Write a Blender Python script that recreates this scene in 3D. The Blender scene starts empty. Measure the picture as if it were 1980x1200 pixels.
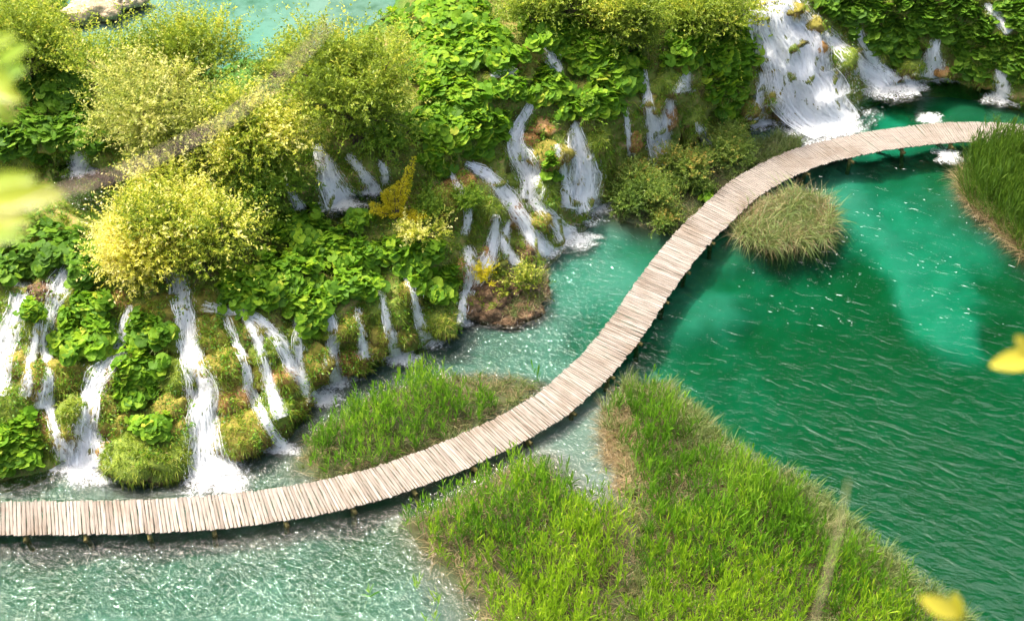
import bpy, bmesh, math, random
import numpy as np
from mathutils import Vector, Matrix
from mathutils.bvhtree import BVHTree

R = math.radians
rng = np.random.default_rng(7)
random.seed(7)
scene = bpy.context.scene
COL = scene.collection

# ------------------------------------------------------------------ camera
FPX = 2750.0                  # focal length measured in photo pixels (1980 wide)
PITCH = R(44.0)
CAMZ = 40.45
cam_d = bpy.data.cameras.new('camera')
cam = bpy.data.objects.new('camera', cam_d)
COL.objects.link(cam)
cam.location = (0, 0, CAMZ)
cam.rotation_euler = (R(90) - PITCH, 0, 0)
cam_d.sensor_width = 36.0
cam_d.lens = 36.0 * FPX / 1980.0
cam_d.clip_start = 0.1
cam_d.clip_end = 1000.0
cam_d.dof.use_dof = True
cam_d.dof.focus_distance = 57.0
cam_d.dof.aperture_fstop = 2.6
scene.camera = cam

# ------------------------------------------------------------------ sky, sun, exposure
SUN_EL, SUN_AZ = R(62), R(-52)          # azimuth measured from +Y towards +X: ahead and a little left
w = bpy.data.worlds.new('World')
scene.world = w
w.use_nodes = True
nt = w.node_tree
nt.nodes.clear()
sky = nt.nodes.new('ShaderNodeTexSky')
sky.sky_type = 'NISHITA'
sky.sun_disc = False
sky.sun_elevation = SUN_EL
sky.sun_rotation = SUN_AZ
sky.dust_density = 9.0
sky.air_density = 1.0
sky.ozone_density = 0.3
bg = nt.nodes.new('ShaderNodeBackground')
bg.inputs['Strength'].default_value = 0.15
wo = nt.nodes.new('ShaderNodeOutputWorld')
nt.links.new(sky.outputs[0], bg.inputs['Color'])
nt.links.new(bg.outputs[0], wo.inputs['Surface'])
sun_d = bpy.data.lights.new('sun', 'SUN')
sun_d.energy = 2.0
sun_d.angle = R(4.0)
sun_d.color = (1.0, 0.94, 0.84)
sun = bpy.data.objects.new('sun', sun_d)
COL.objects.link(sun)
sdir = Vector((math.sin(SUN_AZ) * math.cos(SUN_EL), math.cos(SUN_AZ) * math.cos(SUN_EL), math.sin(SUN_EL)))
sun.rotation_euler = sdir.to_track_quat('Z', 'Y').to_euler()
sun.location = (0, 60, 60)
vs = scene.view_settings
vs.view_transform = 'Standard'
vs.look = 'None'
vs.gamma = 1.0
vs.exposure = 1.76
scene.cycles.max_bounces = 8
scene.cycles.transparent_max_bounces = 12
scene.cycles.use_denoising = True
scene.cycles.caustics_reflective = False
scene.cycles.caustics_refractive = False

# ------------------------------------------------------------------ survey helpers
CP, SP = math.cos(PITCH), math.sin(PITCH)


def ray(px, py):
    u = (px - 990.0) / FPX
    v = (py - 600.0) / FPX
    return np.array([u, CP - v * SP, -SP - v * CP])


def at(px, py, z=0.0):
    d = ray(px, py)
    k = (z - CAMZ) / d[2]
    return np.array([d[0] * k, d[1] * k, z])


def along(px, py, dist):
    d = ray(px, py)
    return np.array([0, 0, CAMZ]) + d * dist


def scale_at(p):
    """photo pixels for one metre at world point p"""
    depth = p[1] * CP - (p[2] - CAMZ) * SP
    return FPX / depth


def proj(p):
    p = np.asarray(p, float)
    depth = p[..., 1] * CP - (p[..., 2] - CAMZ) * SP
    upc = p[..., 1] * SP + (p[..., 2] - CAMZ) * CP
    return np.stack([990 + FPX * p[..., 0] / depth, 600 - FPX * upc / depth], -1)


def cosp(py):
    return math.cos(PITCH + math.atan((py - 600) / FPX))


def tag(o, label=None, cat=None, group=None, kind=None):
    if label: o['label'] = label
    if cat: o['category'] = cat
    if group: o['group'] = group
    if kind: o['kind'] = kind
    return o


def empty(name, loc, label, cat, group=None):
    o = bpy.data.objects.new(name, None)
    o.empty_display_size = 0.3
    COL.objects.link(o)
    o.location = Vector([float(c) for c in loc])
    return tag(o, label, cat, group)


def mesh_np(name, verts, faces, rnd=None, smooth=False, mat=None, extra=None):
    """faces: (F,3) or (F,4) int array, or a list of such arrays"""
    me = bpy.data.meshes.new(name)
    verts = np.ascontiguousarray(verts, np.float32).reshape(-1, 3)
    if not isinstance(faces, list):
        faces = [faces]
    faces = [np.asarray(f, np.int32) for f in faces if len(f)]
    loops = np.concatenate([f.ravel() for f in faces])
    tot = np.concatenate([np.full(len(f), f.shape[1], np.int32) for f in faces])
    start = np.concatenate([[0], np.cumsum(tot)[:-1]]).astype(np.int32)
    me.vertices.add(len(verts))
    me.vertices.foreach_set('co', verts.ravel())
    me.loops.add(len(loops))
    me.loops.foreach_set('vertex_index', loops)
    me.polygons.add(len(tot))
    me.polygons.foreach_set('loop_start', start)
    me.polygons.foreach_set('loop_total', tot)
    if smooth:
        me.polygons.foreach_set('use_smooth', np.ones(len(tot), bool))
    me.update(calc_edges=True)
    if rnd is not None:
        a = me.attributes.new('rnd', 'FLOAT', 'POINT')
        a.data.foreach_set('value', np.ascontiguousarray(rnd, np.float32))
    if extra:
        for k, v in extra.items():
            a = me.attributes.new(k, 'FLOAT', 'POINT')
            a.data.foreach_set('value', np.ascontiguousarray(v, np.float32))
    if mat:
        me.materials.append(mat)
    return me


def obj(name, me, parent=None, loc=None):
    """mesh given in world coordinates unless loc is given; child of parent (an unrotated empty)"""
    o = bpy.data.objects.new(name, me)
    COL.objects.link(o)
    if parent is not None:
        o.parent = parent
        if loc is None:
            o.location = -parent.location
        else:
            o.location = Vector([float(c) for c in loc]) - parent.location
    elif loc is not None:
        o.location = Vector([float(c) for c in loc])
    return o


# value noise -------------------------------------------------------
def _hash(ix, iy, iz, s):
    n = (ix * 374761393 + iy * 668265263 + iz * 2147483647 + s * 974711) & 0xffffffff
    n = ((n ^ (n >> 13)) * 1274126177) & 0xffffffff
    n = ((n ^ (n >> 16)) * 2246822519) & 0xffffffff
    return ((n >> 8) & 0xffff) / 65535.0


def vnoise(p, s=0):
    p = np.asarray(p, float)
    i = np.floor(p).astype(np.int64)
    f = p - i
    f = f * f * (3 - 2 * f)
    out = 0
    for dx in (0, 1):
        for dy in (0, 1):
            for dz in (0, 1):
                wgt = (f[..., 0] if dx else 1 - f[..., 0]) * (f[..., 1] if dy else 1 - f[..., 1]) * (f[..., 2] if dz else 1 - f[..., 2])
                out = out + wgt * _hash(i[..., 0] + dx, i[..., 1] + dy, i[..., 2] + dz, s)
    return out * 2 - 1


def fbm(p, s=0, o=3):
    p = np.asarray(p, float)
    a, t, k = 1.0, 0, 0
    for i in range(o):
        t = t + a * vnoise(p * (2.03 ** i), s + i)
        k += a
        a *= 0.5
    return t / k


def norm(v):
    return v / np.maximum(np.linalg.norm(v, axis=-1, keepdims=True), 1e-9)


def inpoly(P, poly):
    x, y = P[..., 0], P[..., 1]
    c = np.zeros(x.shape, bool)
    n = len(poly)
    j = n - 1
    for i in range(n):
        xi, yi = poly[i]
        xj, yj = poly[j]
        cond = ((yi > y) != (yj > y)) & (x < (xj - xi) * (y - yi) / (yj - yi + 1e-12) + xi)
        c ^= cond
        j = i
    return c


def segdist(P, poly, closed=True):
    d = np.full(P.shape[:-1], 1e9)
    n = len(poly)
    for i in range(n if closed else n - 1):
        a = np.array(poly[i][:2], float)
        b = np.array(poly[(i + 1) % n][:2], float)
        ab = b - a
        t = np.clip(((P - a) @ ab) / (ab @ ab + 1e-12), 0, 1)
        d = np.minimum(d, np.linalg.norm(P - (a + t[..., None] * ab), axis=-1))
    return d


def sstep(x, a, b):
    t = np.clip((x - a) / (b - a), 0, 1)
    return t * t * (3 - 2 * t)


# ribbons: every blade, leaf and strand of water ----------------------
def blades(base, d, L, W, droop, segs, side=None, taper='leaf', rnd=None, fold=0.0):
    """tapered arching blades; returns verts, quads, rnd"""
    N = len(base)
    base = np.asarray(base, float)
    d = norm(np.asarray(d, float))
    L = np.broadcast_to(L, (N,)).astype(float)
    W = np.broadcast_to(W, (N,)).astype(float)
    droop = np.broadcast_to(droop, (N,)).astype(float)
    if side is None:
        r = rng.normal(size=(N, 3))
        side = norm(np.cross(d, r))
    t = np.linspace(0, 1, segs + 1)
    P = base[:, None] + d[:, None] * (L[:, None] * t)[..., None]
    P[..., 2] -= droop[:, None] * L[:, None] * t ** 2
    if taper == 'leaf':
        prof = np.sin(np.pi * np.clip(t * 0.86 + 0.10, 0, 1)) + 0.04
    elif taper == 'blade':
        prof = (1 - t) ** 0.7 + 0.05
    else:
        prof = np.ones_like(t)
    hw = W[:, None] * 0.5 * prof
    A = P + side[:, None] * hw[..., None]
    B = P - side[:, None] * hw[..., None]
    V = np.stack([A, B], 2).reshape(-1, 3)
    n1 = segs + 1
    base_i = (np.arange(N) * n1 * 2)[:, None] + (np.arange(segs) * 2)[None]
    Q = np.stack([base_i, base_i + 1, base_i + 3, base_i + 2], -1).reshape(-1, 4)
    if rnd is None:
        rnd = rng.random(N)
    return V, Q, np.repeat(rnd, n1 * 2)


def join(parts):
    V, Q, Rn, off = [], [], [], 0
    for v, q, r in parts:
        V.append(v); Q.append(q + off); Rn.append(r)
        off += len(v)
    return np.concatenate(V), np.concatenate(Q), np.concatenate(Rn)


# ------------------------------------------------------------------ materials
def newmat(name):
    m = bpy.data.materials.new(name)
    m.use_nodes = True
    m.node_tree.nodes.clear()
    out = m.node_tree.nodes.new('ShaderNodeOutputMaterial')
    return m, m.node_tree, out


def N(nt, typ, **kw):
    n = nt.nodes.new(typ)
    for k, v in kw.items():
        if k in n.inputs:
            n.inputs[k].default_value = v
        else:
            setattr(n, k, v)
    return n


def ramp(nt, fac, stops, interp='LINEAR'):
    n = nt.nodes.new('ShaderNodeValToRGB')
    n.color_ramp.interpolation = interp
    e = n.color_ramp.elements
    while len(e) > 1:
        e.remove(e[-1])
    e[0].position = stops[0][0]
    e[0].color = (*stops[0][1], 1)
    for p, c in stops[1:]:
        x = e.new(p)
        x.color = (*c, 1)
    nt.links.new(fac, n.inputs[0])
    return n.outputs[0]


def noise(nt, scale, detail=3.0, rough=0.55, coord=None, dist=0.0):
    n = nt.nodes.new('ShaderNodeTexNoise')
    n.inputs['Scale'].default_value = scale
    n.inputs['Detail'].default_value = detail
    n.inputs['Roughness'].default_value = rough
    n.inputs['Distortion'].default_value = dist
    if coord is not None:
        nt.links.new(coord, n.inputs['Vector'])
    return n


def geo_pos(nt):
    return nt.nodes.new('ShaderNodeNewGeometry').outputs['Position']


def leaf_mat(name, stops, transl=0.4, rough=0.45, source='attr', boost=1.25, spec=0.35):
    m, nt, out = newmat(name)
    if source == 'attr':
        a = N(nt, 'ShaderNodeAttribute', attribute_name='rnd')
        fac = a.outputs['Fac']
    else:
        fac = nt.nodes.new('ShaderNodeObjectInfo').outputs['Random']
    col = ramp(nt, fac, stops)
    p = N(nt, 'ShaderNodeBsdfPrincipled', Roughness=rough)
    p.inputs['Specular IOR Level'].default_value = spec
    nt.links.new(col, p.inputs['Base Color'])
    mul = N(nt, 'ShaderNodeMix', data_type='RGBA', blend_type='MULTIPLY')
    mul.inputs['Factor'].default_value = 1.0
    mul.inputs[7].default_value = (boost, boost, boost * 0.75, 1)
    nt.links.new(col, mul.inputs[6])
    tr = nt.nodes.new('ShaderNodeBsdfTranslucent')
    nt.links.new(mul.outputs[2], tr.inputs['Color'])
    mx = N(nt, 'ShaderNodeMixShader', Fac=transl)
    nt.links.new(p.outputs[0], mx.inputs[1])
    nt.links.new(tr.outputs[0], mx.inputs[2])
    nt.links.new(mx.outputs[0], out.inputs[0])
    return m


def ground_mat(name, stops, scale=1.2, rough=0.9, bump=0.5, fine=9.0, spec=0.2, moss=None):
    m, nt, out = newmat(name)
    pos = geo_pos(nt)
    n1 = noise(nt, scale, 5, 0.65, pos, 0.6)
    n2 = noise(nt, fine, 4, 0.6, pos)
    add = N(nt, 'ShaderNodeMath', operation='MULTIPLY_ADD')
    nt.links.new(n2.outputs[0], add.inputs[0])
    add.inputs[1].default_value = 0.5
    sub = N(nt, 'ShaderNodeMath', operation='SUBTRACT')
    nt.links.new(n1.outputs[0], sub.inputs[0])
    sub.inputs[1].default_value = 0.25
    nt.links.new(sub.outputs[0], add.inputs[2])
    col = ramp(nt, add.outputs[0], stops)
    p = N(nt, 'ShaderNodeBsdfPrincipled', Roughness=rough)
    p.inputs['Specular IOR Level'].default_value = spec
    if moss:
        g = nt.nodes.new('ShaderNodeNewGeometry')
        sx = nt.nodes.new('ShaderNodeSeparateXYZ')
        nt.links.new(g.outputs['Normal'], sx.inputs[0])
        ad = N(nt, 'ShaderNodeMath', operation='MULTIPLY_ADD')
        nt.links.new(n1.outputs[0], ad.inputs[0])
        ad.inputs[1].default_value = 1.3
        nt.links.new(sx.outputs[2], ad.inputs[2])
        f = ramp(nt, ad.outputs[0], [(moss[1], (0, 0, 0)), (min(1.0, moss[1] + 0.3), (1, 1, 1))])
        mc = ramp(nt, n2.outputs[0], [(0.3, moss[0][0]), (0.7, moss[0][1])])
        mx = N(nt, 'ShaderNodeMix', data_type='RGBA')
        nt.links.new(f, mx.inputs['Factor'])
        nt.links.new(col, mx.inputs[6])
        nt.links.new(mc, mx.inputs[7])
        col = mx.outputs[2]
    nt.links.new(col, p.inputs['Base Color'])
    b = N(nt, 'ShaderNodeBump', Strength=bump, Distance=0.12)
    nt.links.new(n2.outputs[0], b.inputs['Height'])
    nt.links.new(b.outputs[0], p.inputs['Normal'])
    nt.links.new(p.outputs[0], out.inputs[0])
    return m


def water_mat(name, volume=None, bump=0.25, s1=1.0, s2=3.2, tint=(1, 1, 1), ior=1.38, rough=0.012, rot=-24.0, chop=1.0, chop0=0.12):
    m, nt, out = newmat(name)
    pos = geo_pos(nt)
    mp = N(nt, 'ShaderNodeMapping')
    mp.inputs['Rotation'].default_value = (0, 0, R(rot))
    mp.vector_type = 'TEXTURE'
    mp.inputs['Scale'].default_value = (0.95, 0.40, 1.0)
    nt.links.new(pos, mp.inputs['Vector'])
    n1 = noise(nt, s1, 2, 0.5, mp.outputs[0], 0.7)
    n2 = noise(nt, s2, 3, 0.55, mp.outputs[0], 0.9)
    big = noise(nt, 0.09, 1, 0.5, pos)
    sx = nt.nodes.new('ShaderNodeSeparateXYZ')
    nt.links.new(pos, sx.inputs[0])
    chopf = N(nt, 'ShaderNodeMapRange')
    chopf.inputs['From Min'].default_value = 7.0
    chopf.inputs['From Max'].default_value = -1.0
    chopf.inputs['To Min'].default_value = chop0
    chopf.inputs['To Max'].default_value = chop
    nt.links.new(sx.outputs[0], chopf.inputs['Value'])
    ch = noise(nt, s2 * 1.6, 3, 0.6, pos, 0.6)
    m2 = N(nt, 'ShaderNodeMath', operation='MULTIPLY')
    nt.links.new(ch.outputs[0], m2.inputs[0])
    nt.links.new(chopf.outputs[0], m2.inputs[1])
    m3 = N(nt, 'ShaderNodeMath', operation='MULTIPLY_ADD')
    nt.links.new(n2.outputs[0], m3.inputs[0])
    m3.inputs[1].default_value = 0.22
    nt.links.new(n1.outputs[0], m3.inputs[2])
    ma = N(nt, 'ShaderNodeMath', operation='ADD')
    nt.links.new(m2.outputs[0], ma.inputs[0])
    nt.links.new(m3.outputs[0], ma.inputs[1])
    st = N(nt, 'ShaderNodeMapRange')
    st.inputs['From Min'].default_value = 0.35
    st.inputs['From Max'].default_value = 0.65
    st.inputs['To Min'].default_value = bump * 0.8
    st.inputs['To Max'].default_value = bump * 1.2
    nt.links.new(big.outputs[0], st.inputs['Value'])
    b = N(nt, 'ShaderNodeBump', Strength=1.0)
    nt.links.new(st.outputs[0], b.inputs['Distance'])
    nt.links.new(ma.outputs[0], b.inputs['Height'])
    fr = N(nt, 'ShaderNodeFresnel', IOR=ior)
    nt.links.new(b.outputs[0], fr.inputs['Normal'])
    gl = N(nt, 'ShaderNodeBsdfGlossy', Roughness=rough)
    nt.links.new(b.outputs[0], gl.inputs['Normal'])
    tr = nt.nodes.new('ShaderNodeBsdfTransparent')
    tr.inputs['Color'].default_value = (*tint, 1)
    mx = nt.nodes.new('ShaderNodeMixShader')
    nt.links.new(fr.outputs[0], mx.inputs[0])
    nt.links.new(tr.outputs[0], mx.inputs[1])
    nt.links.new(gl.outputs[0], mx.inputs[2])
    nt.links.new(mx.outputs[0], out.inputs[0])
    if volume:
        col, dens = volume
        va = nt.nodes.new('ShaderNodeVolumeAbsorption')
        va.inputs['Color'].default_value = (*col, 1)
        va.inputs['Density'].default_value = dens
        nt.links.new(va.outputs[0], out.inputs['Volume'])
    return m


def foam_mat(name, scale=5.0, soft=0.25, stretch=None):
    """white water whose coverage breaks up with the attribute 'cov' and noise"""
    m, nt, out = newmat(name)
    pos = geo_pos(nt)
    a = N(nt, 'ShaderNodeAttribute', attribute_name='cov')
    if stretch:
        mp = N(nt, 'ShaderNodeMapping')
        mp.inputs['Scale'].default_value = stretch
        nt.links.new(pos, mp.inputs['Vector'])
        pos = mp.outputs[0]
    n1 = noise(nt, scale, 5, 0.7, pos, 1.5 if not stretch else 0.8)
    ad = N(nt, 'ShaderNodeMath', operation='ADD')
    nt.links.new(a.outputs['Fac'], ad.inputs[0])
    nt.links.new(n1.outputs[0], ad.inputs[1])
    f = ramp(nt, ad.outputs[0], [(0.80 - soft * 0.5, (0, 0, 0)), (min(1.0, 0.80 + soft * 0.5), (1, 1, 1))])
    n2 = noise(nt, scale * 2.3, 4, 0.7, pos, 0.5)
    wc_ = ramp(nt, n2.outputs[0], [(0.30, (0.72, 0.76, 0.76)), (0.48, (0.93, 0.95, 0.95)), (0.62, (0.98, 0.98, 0.98))])
    p = N(nt, 'ShaderNodeBsdfPrincipled', Roughness=0.45)
    tl = nt.nodes.new('ShaderNodeBsdfTranslucent')
    nt.links.new(wc_, p.inputs['Base Color'])
    nt.links.new(wc_, tl.inputs['Color'])
    mt = N(nt, 'ShaderNodeMixShader', Fac=0.4)
    nt.links.new(p.outputs[0], mt.inputs[1])
    nt.links.new(tl.outputs[0], mt.inputs[2])
    b = N(nt, 'ShaderNodeBump', Strength=1.0, Distance=0.10)
    nt.links.new(n2.outputs[0], b.inputs['Height'])
    nt.links.new(b.outputs[0], p.inputs['Normal'])
    t = nt.nodes.new('ShaderNodeBsdfTransparent')
    mx = nt.nodes.new('ShaderNodeMixShader')
    nt.links.new(f, mx.inputs[0])
    nt.links.new(t.outputs[0], mx.inputs[1])
    nt.links.new(mt.outputs[0], mx.inputs[2])
    nt.links.new(mx.outputs[0], out.inputs[0])
    return m


def white_mat(name, transl=0.4):
    m, nt, out = newmat(name)
    p = N(nt, 'ShaderNodeBsdfPrincipled', Roughness=0.35)
    p.inputs['Base Color'].default_value = (0.95, 0.97, 0.97, 1)
    tl = nt.nodes.new('ShaderNodeBsdfTranslucent')
    tl.inputs['Color'].default_value = (0.95, 0.97, 0.97, 1)
    mt = N(nt, 'ShaderNodeMixShader', Fac=transl)
    nt.links.new(p.outputs[0], mt.inputs[1])
    nt.links.new(tl.outputs[0], mt.inputs[2])
    nt.links.new(mt.outputs[0], out.inputs[0])
    return m


M = {}
M['terrain'] = ground_mat('hillside_moss', [(0.22, (0.045, 0.035, 0.012)), (0.38, (0.12, 0.11, 0.025)), (0.54, (0.13, 0.18, 0.03)), (0.66, (0.24, 0.17, 0.06)), (0.8, (0.40, 0.30, 0.16))], 0.9)
M['pool_bed'] = ground_mat('pool_bed', [(0.3, (0.10, 0.09, 0.05)), (0.6, (0.30, 0.27, 0.18))], 0.8)
MOSSG = ((0.075, 0.115, 0.018), (0.18, 0.23, 0.03))
MOSSO = ((0.12, 0.115, 0.02), (0.26, 0.22, 0.04))
M['rock0'] = ground_mat('mossy_rock', [(0.25, (0.035, 0.028, 0.012)), (0.45, (0.12, 0.09, 0.03)), (0.7, (0.26, 0.17, 0.06))], 2.5, moss=(MOSSG, 0.55))
M['rock1'] = ground_mat('olive_rock', [(0.25, (0.05, 0.035, 0.012)), (0.45, (0.17, 0.11, 0.03)), (0.7, (0.30, 0.20, 0.07))], 2.5, moss=(MOSSO, 0.70))
M['rock2'] = ground_mat('ochre_rock', [(0.25, (0.07, 0.035, 0.012)), (0.45, (0.24, 0.125, 0.035)), (0.7, (0.42, 0.27, 0.12))], 2.5, moss=(MOSSO, 1.05))
M['rock3'] = ground_mat('brown_rock', [(0.2, (0.02, 0.014, 0.008)), (0.45, (0.10, 0.062, 0.032)), (0.7, (0.24, 0.15, 0.085))], 3.0, bump=0.9)
M['rock4'] = ground_mat('pale_rock', [(0.2, (0.22, 0.17, 0.10)), (0.45, (0.40, 0.32, 0.20)), (0.7, (0.55, 0.46, 0.32))], 2.0, bump=0.8)
M['blade0'] = leaf_mat('moss_green', [(0, (0.09, 0.16, 0.012)), (0.5, (0.19, 0.28, 0.02)), (0.85, (0.31, 0.34, 0.04)), (1, (0.38, 0.30, 0.10))], 0.45)
M['blade1'] = leaf_mat('moss_olive', [(0, (0.10, 0.11, 0.012)), (0.5, (0.21, 0.20, 0.025)), (0.85, (0.30, 0.24, 0.05)), (1, (0.36, 0.24, 0.08))], 0.4)
M['blade2'] = leaf_mat('moss_ochre', [(0, (0.16, 0.085, 0.018)), (0.5, (0.28, 0.16, 0.035)), (1, (0.42, 0.30, 0.12))], 0.35)
M['butterbur'] = leaf_mat('butterbur_leaf', [(0, (0.06, 0.15, 0.008)), (0.35, (0.10, 0.23, 0.010)), (0.75, (0.17, 0.31, 0.014)), (0.97, (0.25, 0.38, 0.02)), (1, (0.36, 0.40, 0.04))], 0.42, 0.6, 'object', 1.3, 0.2)
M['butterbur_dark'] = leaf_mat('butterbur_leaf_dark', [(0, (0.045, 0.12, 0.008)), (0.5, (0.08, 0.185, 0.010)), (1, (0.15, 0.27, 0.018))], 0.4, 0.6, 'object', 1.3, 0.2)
M['stem'] = leaf_mat('green_stem', [(0, (0.10, 0.16, 0.03)), (1, (0.2, 0.26, 0.06))], 0.2)
M['bark'] = ground_mat('bark', [(0.3, (0.05, 0.035, 0.022)), (0.6, (0.13, 0.10, 0.065))], 6.0, fine=25)
M['straw'] = leaf_mat('straw', [(0, (0.16, 0.11, 0.05)), (0.5, (0.32, 0.24, 0.12)), (1, (0.48, 0.38, 0.22))], 0.25)
M['white'] = white_mat('white_water', 0.5)
M['foam'] = foam_mat('foam', 6.0)
M['sheet'] = foam_mat('water_sheet', 9.0, 0.5, (1.0, 0.45, 0.30))
M['fleck'] = white_mat('glint_fleck', 0.2)  # plain white for the painted glints on the lake
WCOL = {
    'olive': [(0, (0.075, 0.115, 0.012)), (0.5, (0.14, 0.19, 0.02)), (0.85, (0.22, 0.26, 0.03)), (1, (0.34, 0.32, 0.05))],
    'green': [(0, (0.06, 0.12, 0.012)), (0.5, (0.11, 0.19, 0.018)), (1, (0.20, 0.27, 0.03))],
    'bright': [(0, (0.08, 0.13, 0.015)), (0.35, (0.18, 0.24, 0.02)), (0.6, (0.38, 0.40, 0.05)), (0.8, (0.56, 0.52, 0.13)), (1, (0.64, 0.60, 0.26))],
    'yellow': [(0, (0.20, 0.24, 0.02)), (0.35, (0.40, 0.39, 0.04)), (0.65, (0.60, 0.56, 0.13)), (1, (0.68, 0.63, 0.30))],
    'gold': [(0, (0.40, 0.37, 0.015)), (0.5, (0.60, 0.53, 0.02)), (1, (0.70, 0.62, 0.06))],
    'silver': [(0, (0.10, 0.14, 0.02)), (0.4, (0.22, 0.26, 0.05)), (0.75, (0.38, 0.38, 0.11)), (1, (0.50, 0.48, 0.20))],
    'shrub': [(0, (0.06, 0.11, 0.018)), (0.5, (0.12, 0.185, 0.03)), (0.9, (0.19, 0.24, 0.045)), (1, (0.30, 0.22, 0.05))],
}
for k, s in WCOL.items():
    g_ = {'olive': 1.7, 'green': 1.6, 'silver': 1.35, 'bright': 1.3, 'yellow': 1.15, 'gold': 1.05, 'shrub': 1.4}[k]
    M['w_' + k] = leaf_mat('willow_' + k, [(p_, tuple(min(0.8, c_ * g_) for c_ in c)) for p_, c in s], 0.52, 0.5)
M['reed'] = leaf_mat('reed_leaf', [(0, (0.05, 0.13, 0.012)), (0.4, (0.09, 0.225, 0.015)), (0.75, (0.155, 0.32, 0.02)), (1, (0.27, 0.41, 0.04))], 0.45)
M['reed_lit'] = leaf_mat('reed_leaf_sunlit', [(0, (0.09, 0.19, 0.012)), (0.4, (0.17, 0.31, 0.016)), (0.75, (0.28, 0.43, 0.022)), (1, (0.42, 0.51, 0.045))], 0.45)  # paler copy of the reed leaf, with sunlight put into the colour
M['reed_dark'] = leaf_mat('reed_leaf_dark', [(0, (0.035, 0.085, 0.010)), (0.5, (0.07, 0.15, 0.014)), (1, (0.14, 0.22, 0.03))], 0.4)
M['sedge'] = leaf_mat('sedge', [(0, (0.075, 0.125, 0.03)), (0.5, (0.15, 0.21, 0.055)), (0.8, (0.24, 0.29, 0.10)), (1, (0.34, 0.32, 0.15))], 0.35)
M['lake'] = water_mat('lake_water', ((0.03, 0.885, 0.745), 1.5), bump=0.052, s1=0.95, s2=2.8, ior=1.58, chop=2.1, chop0=0.2)
M['upper'] = water_mat('upper_lake_water', ((0.05, 0.90, 0.78), 0.5), bump=0.012, s1=0.8, s2=2.5, chop=0.3)
M['pool'] = water_mat('terrace_water', None, bump=0.04, s1=2.0, s2=5.0, chop=0.5, tint=(0.45, 0.55, 0.5))

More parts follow.
